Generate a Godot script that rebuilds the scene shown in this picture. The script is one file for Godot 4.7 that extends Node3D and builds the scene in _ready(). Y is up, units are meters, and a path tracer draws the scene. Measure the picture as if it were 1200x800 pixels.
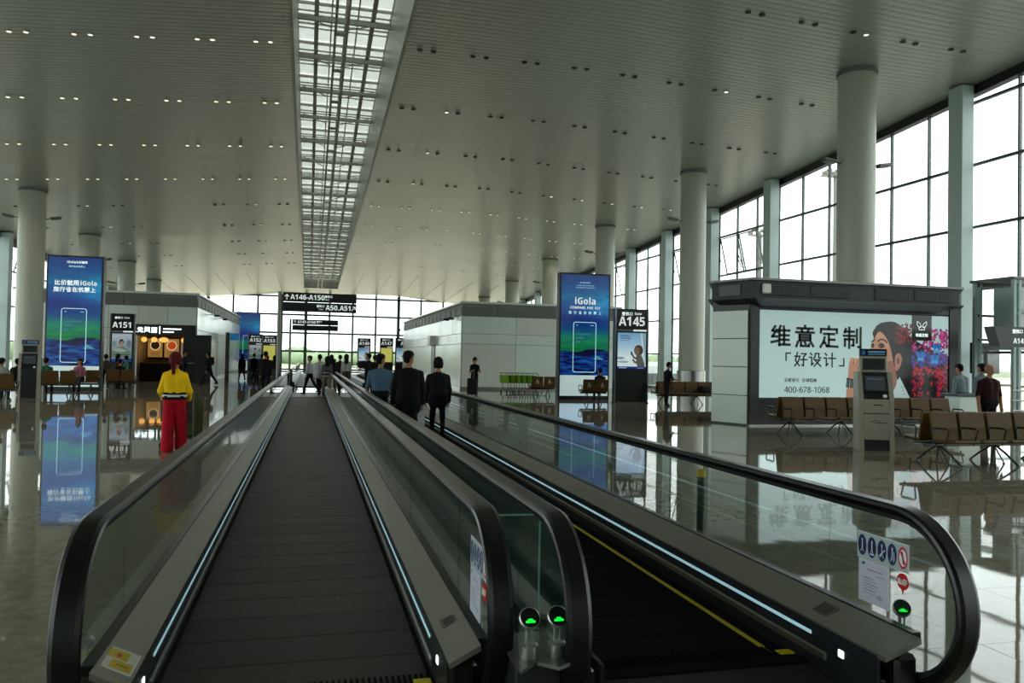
extends Node3D

# ------------------------------------------------------------------ helpers
var M := {}
var taken := {}
var rng := RandomNumberGenerator.new()

class MB:
	var v := PackedVector3Array()
	var n := PackedVector3Array()
	var t := PackedVector2Array()
	var i := PackedInt32Array()
	var xf := Transform3D.IDENTITY

	func vert(p: Vector3, nn: Vector3, uv := Vector2.ZERO) -> int:
		v.append(xf * p)
		n.append((xf.basis * nn).normalized())
		t.append(uv)
		return v.size() - 1

	# corners run counterclockwise seen from outside
	func quad(a: Vector3, b: Vector3, c: Vector3, d: Vector3) -> void:
		var nn := (c - a).cross(d - b).normalized()
		var k := vert(a, nn, Vector2(0, 1))
		vert(b, nn, Vector2(1, 1))
		vert(c, nn, Vector2(1, 0))
		vert(d, nn, Vector2(0, 0))
		i.append_array([k, k + 2, k + 1, k, k + 3, k + 2])

	func face(pts: Array, mid: Vector3) -> void:
		var nn: Vector3 = ((pts[1] - pts[0]).cross(pts[2] - pts[0])).normalized()
		var c := Vector3.ZERO
		for p in pts:
			c += p
		c /= pts.size()
		if nn.dot(c - mid) < 0:
			pts = pts.duplicate()
			pts.reverse()
			nn = -nn
		var k := v.size()
		for p in pts:
			vert(p, nn, Vector2(p.x, -p.y))
		for j in range(1, pts.size() - 1):
			i.append_array([k, k + j + 1, k + j])

	func box(c: Vector3, s: Vector3, r := 0.0) -> void:
		var h := s * 0.5
		r = minf(r, minf(h.x, minf(h.y, h.z)) * 0.9)
		if r <= 0.0:
			for ax in 3:
				for sg in [-1, 1]:
					var pts := []
					for q in [[-1, -1], [1, -1], [1, 1], [-1, 1]]:
						var p := Vector3.ZERO
						p[ax] = h[ax] * sg
						p[(ax + 1) % 3] = h[(ax + 1) % 3] * q[0]
						p[(ax + 2) % 3] = h[(ax + 2) % 3] * q[1]
						pts.append(c + p)
					face(pts, c)
			return
		var P := {}
		for ax in 3:
			for sx in [-1, 1]:
				for sy in [-1, 1]:
					for sz in [-1, 1]:
						var p := Vector3((h.x - r) * sx, (h.y - r) * sy, (h.z - r) * sz)
						p[ax] += r * [sx, sy, sz][ax]
						P[[ax, sx, sy, sz]] = c + p
		for ax in 3:
			for sg in [-1, 1]:
				var pts := []
				for q in [[-1, -1], [1, -1], [1, 1], [-1, 1]]:
					var k := [0, 0, 0]
					k[ax] = sg
					k[(ax + 1) % 3] = q[0]
					k[(ax + 2) % 3] = q[1]
					pts.append(P[[ax, k[0], k[1], k[2]]])
				face(pts, c)
		for ax in 3:
			var b := (ax + 1) % 3
			var d := (ax + 2) % 3
			for s1 in [-1, 1]:
				for s2 in [-1, 1]:
					var pts := []
					for q in [[b, -1], [b, 1], [d, 1], [d, -1]]:
						var k := [0, 0, 0]
						k[ax] = q[1]
						k[b] = s1
						k[d] = s2
						pts.append(P[[q[0], k[0], k[1], k[2]]])
					face(pts, c)
		for sx in [-1, 1]:
			for sy in [-1, 1]:
				for sz in [-1, 1]:
					face([P[[0, sx, sy, sz]], P[[1, sx, sy, sz]], P[[2, sx, sy, sz]]], c)

	# a bar of square section from a to b
	func bar(a: Vector3, b: Vector3, w: float, d: float, up := Vector3.UP) -> void:
		var z := (b - a).normalized()
		if absf(z.dot(up)) > 0.98:
			up = Vector3.RIGHT
		var x := up.cross(z).normalized()
		var y := z.cross(x)
		var old := xf
		xf = xf * Transform3D(Basis(x, y, z), (a + b) * 0.5)
		box(Vector3.ZERO, Vector3(w, d, (b - a).length()))
		xf = old

	func tube(pts: Array, r: float, segs := 8, caps := true) -> void:
		var rings := []
		var up := Vector3.UP
		var x := Vector3.ZERO
		for k in pts.size():
			var d: Vector3 = (pts[mini(k + 1, pts.size() - 1)] - pts[maxi(k - 1, 0)]).normalized()
			if k == 0:
				if absf(d.dot(up)) > 0.95:
					up = Vector3.RIGHT
				x = up.cross(d).normalized()
			x = (x - d * d.dot(x)).normalized()
			var y := d.cross(x)
			var ring := []
			for s in segs:
				var a := TAU * s / segs
				var nn := x * cos(a) + y * sin(a)
				ring.append(vert(pts[k] + nn * r, nn))
			rings.append(ring)
		for k in pts.size() - 1:
			for s in segs:
				var s2 := (s + 1) % segs
				i.append_array([rings[k][s], rings[k + 1][s2], rings[k][s2], rings[k][s], rings[k + 1][s], rings[k + 1][s2]])
		if caps:
			for e in [0, pts.size() - 1]:
				var d2: Vector3 = (pts[1] - pts[0]) if e == 0 else (pts[e - 1] - pts[e])
				var ring2 := []
				for s in segs:
					ring2.append(xf.affine_inverse() * v[rings[e][s]])
				face(ring2, pts[e] + d2)

	# profile of (radius, height) pairs turned about the y axis at c, from the bottom up
	func lathe(c: Vector3, prof: Array, segs := 24) -> void:
		for k in prof.size() - 1:
			var a: Vector2 = prof[k]
			var b: Vector2 = prof[k + 1]
			var nn := Vector2(b.y - a.y, a.x - b.x).normalized()
			var k0 := v.size()
			for s in segs + 1:
				var an := TAU * s / segs
				var d := Vector3(cos(an), 0, sin(an))
				vert(c + d * a.x + Vector3.UP * a.y, d * nn.x + Vector3.UP * nn.y)
				vert(c + d * b.x + Vector3.UP * b.y, d * nn.x + Vector3.UP * nn.y)
			for s in segs:
				var q := k0 + s * 2
				i.append_array([q, q + 2, q + 3, q, q + 3, q + 1])

	func ball(c: Vector3, r: Vector3, segs := 10) -> void:
		var rows := segs / 2 + 1
		var k0 := v.size()
		for a in rows + 1:
			for s in segs + 1:
				var th := PI * a / rows
				var ph := TAU * s / segs
				var d := Vector3(sin(th) * cos(ph), -cos(th), sin(th) * sin(ph))
				vert(c + d * r, (d / r).normalized())
		for a in rows:
			for s in segs:
				var q := k0 + a * (segs + 1) + s
				var u := q + segs + 1
				i.append_array([q, q + 1, u + 1, q, u + 1, u])

	# a polygon (x, y) drawn out along z from z0 to z1
	func extrude(poly: PackedVector2Array, z0: float, z1: float) -> void:
		if Geometry2D.is_polygon_clockwise(poly):
			poly = poly.duplicate()
			poly.reverse()
		var tr := Geometry2D.triangulate_polygon(poly)
		for sg in [0, 1]:
			var z := z1 if sg else z0
			var k := v.size()
			for p in poly:
				vert(Vector3(p.x, p.y, z), Vector3(0, 0, 1 if sg else -1), Vector2(p.x, -p.y))
			for q in tr.size() / 3:
				var a := tr[q * 3]
				var b := tr[q * 3 + 1]
				var c := tr[q * 3 + 2]
				if (poly[b] - poly[a]).cross(poly[c] - poly[a]) < 0:
					var w := b
					b = c
					c = w
				if sg:
					i.append_array([k + a, k + c, k + b])
				else:
					i.append_array([k + a, k + b, k + c])
		for j in poly.size():
			var p := poly[j]
			var q := poly[(j + 1) % poly.size()]
			quad(Vector3(p.x, p.y, z0), Vector3(q.x, q.y, z0), Vector3(q.x, q.y, z1), Vector3(p.x, p.y, z1))

	# an upright prism over a plan polygon of (x, z) points
	func prism(plan: PackedVector2Array, y0: float, y1: float) -> void:
		var old := xf
		xf = xf * Transform3D(Basis(Vector3(1, 0, 0), Vector3(0, 0, 1), Vector3(0, -1, 0)), Vector3.ZERO)
		extrude(plan, -y1, -y0)
		xf = old

	func mesh(mat: Material = null) -> ArrayMesh:
		var m := ArrayMesh.new()
		var a := []
		a.resize(Mesh.ARRAY_MAX)
		a[Mesh.ARRAY_VERTEX] = v
		a[Mesh.ARRAY_NORMAL] = n
		a[Mesh.ARRAY_TEX_UV] = t
		a[Mesh.ARRAY_INDEX] = i
		m.add_surface_from_arrays(Mesh.PRIMITIVE_TRIANGLES, a)
		if mat:
			m.surface_set_material(0, mat)
		return m

func numbered(called: String) -> String:
	if not taken.has(called):
		taken[called] = 0
		return called
	taken[called] += 1
	return "%s_%03d" % [called, taken[called]]

func tag(o: Node3D, label: String, category := "", group := "", kind := "") -> Node3D:
	if label:
		o.set_meta("label", label)
	if category:
		o.set_meta("category", category)
	if group:
		o.set_meta("group", group)
	if kind:
		o.set_meta("kind", kind)
	return o

func put(m: Mesh, called: String, mat: Material, parent: Node3D = null, at := Transform3D.IDENTITY) -> MeshInstance3D:
	var o := MeshInstance3D.new()
	o.mesh = m
	if mat:
		o.material_override = mat
	o.transform = at
	o.cast_shadow = GeometryInstance3D.SHADOW_CASTING_SETTING_ON
	if parent:
		o.name = called
		parent.add_child(o, true)
	else:
		o.name = numbered(called)
		add_child(o, true)
	return o

func obj(mb: MB, called: String, mat: Material, parent: Node3D = null) -> MeshInstance3D:
	return put(mb.mesh(), called, mat, parent)

func bx(called: String, c: Vector3, s: Vector3, mat: Material, parent: Node3D = null, r := 0.0) -> MeshInstance3D:
	var b := MB.new()
	b.box(c, s, r)
	return obj(b, called, mat, parent)

func thing(called: String, label: String, category: String, at := Vector3.ZERO, turn := 0.0, group := "") -> Node3D:
	var o := Node3D.new()
	o.name = numbered(called)
	add_child(o, true)
	o.position = at
	o.rotation.y = turn
	tag(o, label, category, group)
	return o

func hub(called: String, parent: Node3D) -> Node3D:
	var o := Node3D.new()
	o.name = called
	parent.add_child(o, true)
	return o

func struct(mb: MB, called: String, mat: Material, label := "") -> MeshInstance3D:
	var o := obj(mb, called, mat)
	tag(o, label, "", "", "structure")
	return o

func dup(o: Node3D, at: Vector3, turn: float, label := "") -> Node3D:
	var c: Node3D = o.duplicate()
	c.name = numbered(String(o.name).rstrip("0123456789").trim_suffix("_"))
	add_child(c, true)
	c.position = at
	c.rotation.y = turn
	if label:
		c.set_meta("label", label)
	return c

func paint(col: Color, rough := 0.6, metal := 0.0, spec := 0.5) -> StandardMaterial3D:
	var m := StandardMaterial3D.new()
	m.albedo_color = col
	m.roughness = rough
	m.metallic = metal
	m.metallic_specular = spec
	return m

func glow(col: Color, energy: float) -> StandardMaterial3D:
	var m := paint(col, 0.5)
	m.emission_enabled = true
	m.emission = col
	m.emission_energy_multiplier = energy
	return m

func glass(col: Color, alpha: float) -> StandardMaterial3D:
	var m := paint(Color(col, alpha), 0.02)
	m.transparency = BaseMaterial3D.TRANSPARENCY_ALPHA
	return m

func screen(im: Image, energy: float, rough := 0.25) -> StandardMaterial3D:
	var m := paint(Color.WHITE, rough)
	var tex := ImageTexture.create_from_image(im)
	m.albedo_texture = tex
	m.emission_enabled = true
	m.emission = Color.BLACK
	m.emission_operator = BaseMaterial3D.EMISSION_OP_ADD
	m.emission_texture = tex
	m.emission_energy_multiplier = energy
	m.texture_repeat = false
	return m

# a flat printed or lit face, facing +z of its parent
func sheet(called: String, c: Vector3, w: float, h: float, mat: Material, parent: Node3D) -> MeshInstance3D:
	var b := MB.new()
	b.quad(c + Vector3(-w / 2, -h / 2, 0), c + Vector3(w / 2, -h / 2, 0), c + Vector3(w / 2, h / 2, 0), c + Vector3(-w / 2, h / 2, 0))
	return obj(b, called, mat, parent)

var fonts := {}
func letters(text: String, cap: float, c: Vector3, mat: Material, parent: Node3D, bold := true, turn := 0.0, align := 1, called := "lettering") -> MeshInstance3D:
	if not fonts.has(bold):
		var f := SystemFont.new()
		f.font_names = PackedStringArray(["Droid Sans"])
		f.font_weight = 700 if bold else 400
		fonts[bold] = f
	var tm := TextMesh.new()
	tm.text = text
	tm.font = fonts[bold]
	tm.font_size = 48
	tm.pixel_size = cap / (0.714 * 48.0)
	tm.depth = 0.006
	tm.curve_step = 2.0
	tm.horizontal_alignment = [HORIZONTAL_ALIGNMENT_LEFT, HORIZONTAL_ALIGNMENT_CENTER, HORIZONTAL_ALIGNMENT_RIGHT][align]
	var o := put(tm, called, mat, parent)
	o.position = c + Vector3(0, cap * 0.485, 0)
	o.rotation.y = turn
	return o

# Chinese characters as strokes on a 100 x 100 grid, y down
const STROKES := {
	"维": "22,8 8,28 22,30;30,24 8,54 32,54;4,80 34,74;50,6 36,34;44,26 44,94;44,26 95,26;66,8 68,26;68,28 68,88;44,48 92,48;44,68 92,68;44,90 97,90",
	"意": "50,2 50,12;10,14 90,14;32,18 36,30;68,18 64,30;4,32 96,32;22,44 78,44 78,68 22,68 22,44;22,56 78,56;14,76 6,96;30,74 30,94 70,94 73,86;48,74 54,84;80,74 94,94",
	"定": "50,2 50,12;8,30 8,14 92,14 92,30;24,36 78,36;50,36 50,92;50,62 80,62;28,52 22,74 6,96;26,72 40,92 96,94",
	"制": "14,10 8,26;10,22 58,22;4,42 62,42;33,4 33,98;10,58 10,88;10,58 56,58 56,86 48,86;74,12 74,72;94,4 94,96 82,92",
	"好": "24,4 10,60 40,94;42,28 34,60 4,96;4,30 46,30;54,12 92,12 72,34;72,34 72,94 60,90;50,52 98,52",
	"设": "12,6 22,18;4,36 22,36 22,88 34,76;50,8 48,34 38,44;50,8 78,8 78,38 94,38;42,52 86,52 42,96;52,58 94,96",
	"计": "14,6 26,18;4,38 24,38 24,90 38,78;44,40 98,40;70,4 70,98",
	"全": "50,4 4,44;50,4 96,44;24,48 76,48;26,68 74,68;6,92 94,92;50,48 50,92",
	"屋": "12,8 88,8 88,28 12,28;12,8 12,50 4,96;22,40 92,40;48,40 30,58 84,54;28,72 82,72;54,60 54,94;16,94 96,94",
	"球": "6,14 40,14;8,46 38,46;4,84 42,74;22,14 22,80;46,28 96,28;70,4 70,94 58,90;52,44 60,54;92,40 56,76;72,50 96,88;84,8 92,18",
	"招": "4,26 36,26;20,4 20,92 10,88;4,62 38,50;46,10 90,10 88,44 78,42;64,10 44,48;50,58 90,58 90,94 50,94 50,58",
	"商": "50,2 50,12;6,16 94,16;34,22 38,32;66,22 62,32;12,96 12,36 88,36 88,94 80,92;40,40 28,56;60,40 72,56;34,60 66,60 66,84 34,84 34,60",
	"比": "16,8 16,90 44,78;16,40 42,40;56,8 56,88 92,88 94,72;90,24 58,50",
	"价": "28,4 6,46;20,32 20,96;64,4 34,46;64,4 98,44;52,44 50,72 36,96;80,44 80,96",
	"就": "26,2 28,14;4,18 52,18;12,30 44,30 44,52 12,52 12,30;28,52 28,94 18,90;16,64 8,86;40,64 48,84;54,34 98,34;70,6 70,50 54,96;76,40 76,88 94,88 96,76;84,12 92,24",
	"用": "16,8 16,60 6,96;16,8 86,8 86,94 76,90;16,36 86,36;16,62 86,62;50,8 50,94",
	"旅": "22,2 26,14;4,22 48,22;20,22 18,60 4,96;20,46 42,46 38,92 30,88;62,4 50,30;56,20 96,20;90,34 58,48;60,46 60,92 74,82;76,44 80,68 98,94;94,54 82,66",
	"行": "32,4 8,26;34,32 6,58;22,48 22,96;46,14 92,14;42,42 98,42;74,42 74,94 62,90",
	"省": "50,2 50,30;26,12 12,32;70,10 90,26;78,24 40,44 6,52;30,50 82,50 82,96 30,96 30,50;30,66 82,66;30,80 82,80",
	"在": "6,20 96,20;42,2 28,46 4,66;26,48 26,96;40,56 92,56;66,32 66,92;36,92 98,92",
	"机": "4,28 46,28;26,4 26,96;24,34 4,70;28,36 44,56;58,12 58,56 44,94;58,12 82,12 82,86 96,86 96,70",
	"票": "8,8 92,8;14,18 86,18 86,38 14,38 14,18;38,8 38,38;62,8 62,38;22,48 78,48;6,62 94,62;50,62 50,96 40,92;28,72 12,90;72,72 88,88",
	"上": "46,6 46,90;46,42 84,42;6,90 94,90",
	"登": "10,10 40,10 8,50;12,22 30,36;90,6 66,18;96,22 72,34;54,8 66,30 96,50;28,40 74,40;28,52 74,52 74,70 28,70 28,52;36,74 40,86;66,74 60,88;6,94 94,94",
	"口": "16,16 84,16 84,84 16,84 16,16",
	"三": "14,16 86,16;22,50 78,50;6,88 94,88",
	"元": "20,12 80,12;6,36 94,36;38,36 32,70 6,94;62,36 62,88 92,88 94,72",
	"风": "16,8 14,60 4,94;16,8 82,8 84,80 96,92;66,26 30,78;32,30 70,76",
	"面": "6,10 94,10;48,10 42,30;12,30 88,30 88,94 12,94 12,30;36,30 36,94;64,30 64,94;36,52 64,52;36,72 64,72",
	"急": "36,4 10,30;34,14 74,14 60,28;18,30 80,30 80,62 18,62;22,46 80,46;14,74 6,94;30,72 30,94 70,94;48,72 56,84;80,72 94,92",
	"停": "26,4 4,46;18,32 18,96;60,2 62,12;36,16 98,16;46,24 88,24 88,40 46,40 46,24;36,62 36,50 96,50 96,62;48,66 84,66;66,66 66,94 54,92",
	"「": "84,10 50,10 50,60",
	"」": "50,40 50,90 16,90",
}

func glyphs(text: String, size: float, pitch: float, c: Vector3, weight: float, mat: Material, parent: Node3D, align := 1) -> MeshInstance3D:
	var b := MB.new()
	var total := pitch * (text.length() - 1) + size
	var x0 := c.x - (total / 2 if align == 1 else 0.0 if align == 0 else total)
	var w := weight * size
	for k in text.length():
		var s: String = STROKES.get(text[k], "")
		for line in s.split(";", false):
			var last = null
			for pair in line.split(" ", false):
				var xy := pair.split(",")
				var p := Vector3(x0 + k * pitch + float(xy[0]) / 100.0 * size, c.y + (0.5 - float(xy[1]) / 100.0) * size, c.z)
				if last != null:
					var d: Vector3 = (p - last).normalized() * w * 0.45
					b.bar(last - d, p + d, w, 0.006, Vector3(0, 0, 1))
				last = p
	return obj(b, "lettering", mat, parent)

# --------------------------------------------------------------- painted prints
class Pic:
	var im: Image
	var w: int
	var h: int
	func _init(a: int, b: int, col: Color) -> void:
		w = a
		h = b
		im = Image.create(a, b, false, Image.FORMAT_RGB8)
		im.fill(col)
	func poly(pts: Array, col: Color) -> void:
		var lo := 1e9
		var hi := -1e9
		for p in pts:
			lo = minf(lo, p.y * h)
			hi = maxf(hi, p.y * h)
		for y in range(maxi(0, int(lo)), mini(h - 1, int(hi)) + 1):
			var xs := []
			var yy := y + 0.5
			for k in pts.size():
				var a: Vector2 = pts[k] * Vector2(w, h)
				var b: Vector2 = pts[(k + 1) % pts.size()] * Vector2(w, h)
				if (a.y <= yy) != (b.y <= yy):
					xs.append(a.x + (yy - a.y) / (b.y - a.y) * (b.x - a.x))
			xs.sort()
			for k in xs.size() / 2:
				var x0 := maxi(0, roundi(xs[2 * k]))
				var x1 := mini(w, roundi(xs[2 * k + 1]))
				if x1 > x0:
					im.fill_rect(Rect2i(x0, y, x1 - x0, 1), col)
	func oval(c: Vector2, r: Vector2, col: Color, turn := 0.0, n := 20) -> void:
		var pts := []
		for k in n:
			var d := Vector2(cos(TAU * k / n) * r.x, sin(TAU * k / n) * r.y)
			var asp := float(w) / h
			d.x *= asp
			d = d.rotated(turn)
			d.x /= asp
			pts.append(c + d)
		poly(pts, col)
	func line(pts: Array, width: float, col: Color) -> void:
		var asp := float(h) / w
		for k in pts.size() - 1:
			var a: Vector2 = pts[k]
			var b: Vector2 = pts[k + 1]
			var d := Vector2(b.x - a.x, (b.y - a.y) * asp).normalized() * width * 0.5
			var nn := Vector2(-d.y, d.x / asp)
			d.y /= asp
			poly([a - d * 0.5 + nn, b + d * 0.5 + nn, b + d * 0.5 - nn, a - d * 0.5 - nn], col)
	func curve(pts: Array, n := 8) -> Array:
		var out := []
		var m := pts.size()
		for k in m:
			for j in n:
				out.append((pts[k] as Vector2).cubic_interpolate(pts[(k + 1) % m], pts[(k + m - 1) % m], pts[(k + 2) % m], float(j) / n))
		return out

# ----------------------------------------------------------------- bodies
# bones: [a, ra, b, rb, region]; adds smooth joined surfaces to acc[region] = MB
func blob(bones: Array, cell: float, acc: Dictionary, k := 0.03) -> void:
	var lo := Vector3.ONE * 1e9
	var hi := -lo
	for b in bones:
		for e in [[b[0], b[1]], [b[2], b[3]]]:
			lo = lo.min(e[0] - Vector3.ONE * e[1])
			hi = hi.max(e[0] + Vector3.ONE * e[1])
	lo -= Vector3.ONE * cell * 3
	hi += Vector3.ONE * cell * 3
	var dx := int((hi.x - lo.x) / cell) + 2
	var dy := int((hi.y - lo.y) / cell) + 2
	var dz := int((hi.z - lo.z) / cell) + 2
	var f := PackedFloat32Array()
	f.resize(dx * dy * dz)
	f.fill(9.0)
	var best := f.duplicate()
	var reg := PackedByteArray()
	reg.resize(f.size())
	for b in bones:
		var a: Vector3 = b[0]
		var ra: float = b[1]
		var e: Vector3 = b[2]
		var rb: float = b[3]
		var region: int = b[4]
		var ba := e - a
		var l2 := maxf(ba.length_squared(), 1e-9)
		var m := maxf(ra, rb) + k + cell * 2
		var p0 := ((a.min(e) - Vector3.ONE * m - lo) / cell).floor()
		var p1 := ((a.max(e) + Vector3.ONE * m - lo) / cell).ceil()
		for z in range(maxi(0, int(p0.z)), mini(dz - 1, int(p1.z)) + 1):
			for y in range(maxi(0, int(p0.y)), mini(dy - 1, int(p1.y)) + 1):
				var row := (z * dy + y) * dx
				for x in range(maxi(0, int(p0.x)), mini(dx - 1, int(p1.x)) + 1):
					var pa := lo + Vector3(x, y, z) * cell - a
					var t := clampf(pa.dot(ba) / l2, 0, 1)
					var d := (pa - ba * t).length() - (ra + (rb - ra) * t)
					var q := row + x
					if d < best[q]:
						best[q] = d
						reg[q] = region
					var old := f[q]
					var hh := maxf(k - absf(d - old), 0.0) / k
					f[q] = minf(d, old) - hh * hh * k * 0.25
	var where := {}
	var far := cell * 1.8
	var sx := 1
	var sy := dx
	var sz := dx * dy
	var offs := [0, 1, sy, sy + 1, sz, sz + 1, sz + sy, sz + sy + 1]
	var pos := PackedVector3Array()
	var nor := PackedVector3Array()
	for z in dz - 1:
		for y in dy - 1:
			var row := (z * dy + y) * dx
			for x in dx - 1:
				var q := row + x
				if absf(f[q]) > far:
					continue
				var inside := 0
				for o in offs:
					if f[q + o] < 0.0:
						inside += 1
				if inside == 0 or inside == 8:
					continue
				var sum := Vector3.ZERO
				var cnt := 0
				for ed in [[0, 1], [2, 3], [4, 5], [6, 7], [0, 2], [1, 3], [4, 6], [5, 7], [0, 4], [1, 5], [2, 6], [3, 7]]:
					var fa := f[q + offs[ed[0]]]
					var fb := f[q + offs[ed[1]]]
					if (fa < 0.0) != (fb < 0.0):
						var t := fa / (fa - fb)
						var ca := Vector3(ed[0] & 1, (ed[0] >> 1) & 1, ed[0] >> 2)
						var cb := Vector3(ed[1] & 1, (ed[1] >> 1) & 1, ed[1] >> 2)
						sum += ca.lerp(cb, t)
						cnt += 1
				var g := Vector3.ZERO
				for c in 8:
					var fv := f[q + offs[c]]
					g += Vector3((1 if c & 1 else -1), (1 if c & 2 else -1), (1 if c & 4 else -1)) * minf(fv, 1.0)
				where[q] = pos.size()
				pos.append(lo + (Vector3(x, y, z) + sum / cnt) * cell)
				nor.append(g.normalized())
	var used := {}
	for q in where:
		for ax in [[sx, sy, sz], [sy, sz, sx], [sz, sx, sy]]:
			var i0: bool = f[q] < 0.0
			var i1: bool = f[q + ax[0]] < 0.0
			if i0 == i1:
				continue
			var c0: int = where.get(q, -1)
			var c1: int = where.get(q - ax[1], -1)
			var c2: int = where.get(q - ax[1] - ax[2], -1)
			var c3: int = where.get(q - ax[2], -1)
			if c0 < 0 or c1 < 0 or c2 < 0 or c3 < 0:
				continue
			var region := reg[q] if i0 else reg[q + ax[0]]
			if not acc.has(region):
				acc[region] = MB.new()
			var mb: MB = acc[region]
			var ids := []
			for c in [c0, c1, c2, c3]:
				var key = region * 10000000 + c
				if not used.has(key):
					used[key] = mb.vert(pos[c], nor[c])
				ids.append(used[key])
			if i0:
				mb.i.append_array([ids[0], ids[2], ids[1], ids[0], ids[3], ids[2]])
			else:
				mb.i.append_array([ids[0], ids[1], ids[2], ids[0], ids[2], ids[3]])

func joined(acc: Dictionary, mats: Array) -> ArrayMesh:
	var m := ArrayMesh.new()
	var keys := acc.keys()
	keys.sort()
	for r in keys:
		var mb: MB = acc[r]
		if mb.i.is_empty():
			continue
		var a := []
		a.resize(Mesh.ARRAY_MAX)
		a[Mesh.ARRAY_VERTEX] = mb.v
		a[Mesh.ARRAY_NORMAL] = mb.n
		a[Mesh.ARRAY_INDEX] = mb.i
		m.add_surface_from_arrays(Mesh.PRIMITIVE_TRIANGLES, a)
		m.surface_set_material(m.get_surface_count() - 1, mats[r])
	return m

# ---------------------------------------------------------------- measures
const SLOPE := 0.0625
func ceil_y(x: float, d: float) -> float:      # d: distance along the hall
	var y := 11.85 - SLOPE * (minf(d, 55.0) - 22.0)
	if d > 55.0:
		y -= 0.040 * (d - 55.0)
	var far := clampf((d - 58.0) / 31.0, 0.0, 1.0)
	if x < -0.7:
		y -= 0.075 * (-x - 0.7)
	elif x > 9.0:
		y -= (0.045 + 0.05 * far) * (minf(x, 17.5) - 9.0) + 0.02 * maxf(0.0, x - 17.5)
	return y

const COLUMN_X := 17.5
const SHOP_COLUMN_X := -13.4
const GLASS_X := 22.0
const SHOP_GLASS_X := -18.0
const FAR_D := 89.0
const BACK_D := -18.0

func textures() -> void:
	var bump := Image.create(64, 64, false, Image.FORMAT_L8)
	for x in 64:
		var h := 1.0 if (x % 8) < 4 else 0.0
		bump.fill_rect(Rect2i(x, 0, 1, 64), Color(h, h, h))
	M["grooves"] = ImageTexture.create_from_image(bump)
	var nz := FastNoiseLite.new()
	nz.seed = 4
	nz.frequency = 0.02
	nz.fractal_octaves = 4
	var nt := NoiseTexture2D.new()
	nt.width = 512
	nt.height = 512
	nt.seamless = true
	nt.noise = nz
	var ramp := Gradient.new()
	ramp.set_color(0, Color(0.80, 0.80, 0.78))
	ramp.set_color(1, Color(1.0, 1.0, 1.0))
	nt.color_ramp = ramp
	M["mottle"] = nt
	var nf := FastNoiseLite.new()
	nf.seed = 9
	nf.frequency = 0.006
	nf.fractal_octaves = 2
	var nn := NoiseTexture2D.new()
	nn.width = 512
	nn.height = 512
	nn.seamless = true
	nn.noise = nf
	nn.as_normal_map = true
	nn.bump_strength = 6.0
	M["waves"] = nn

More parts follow.
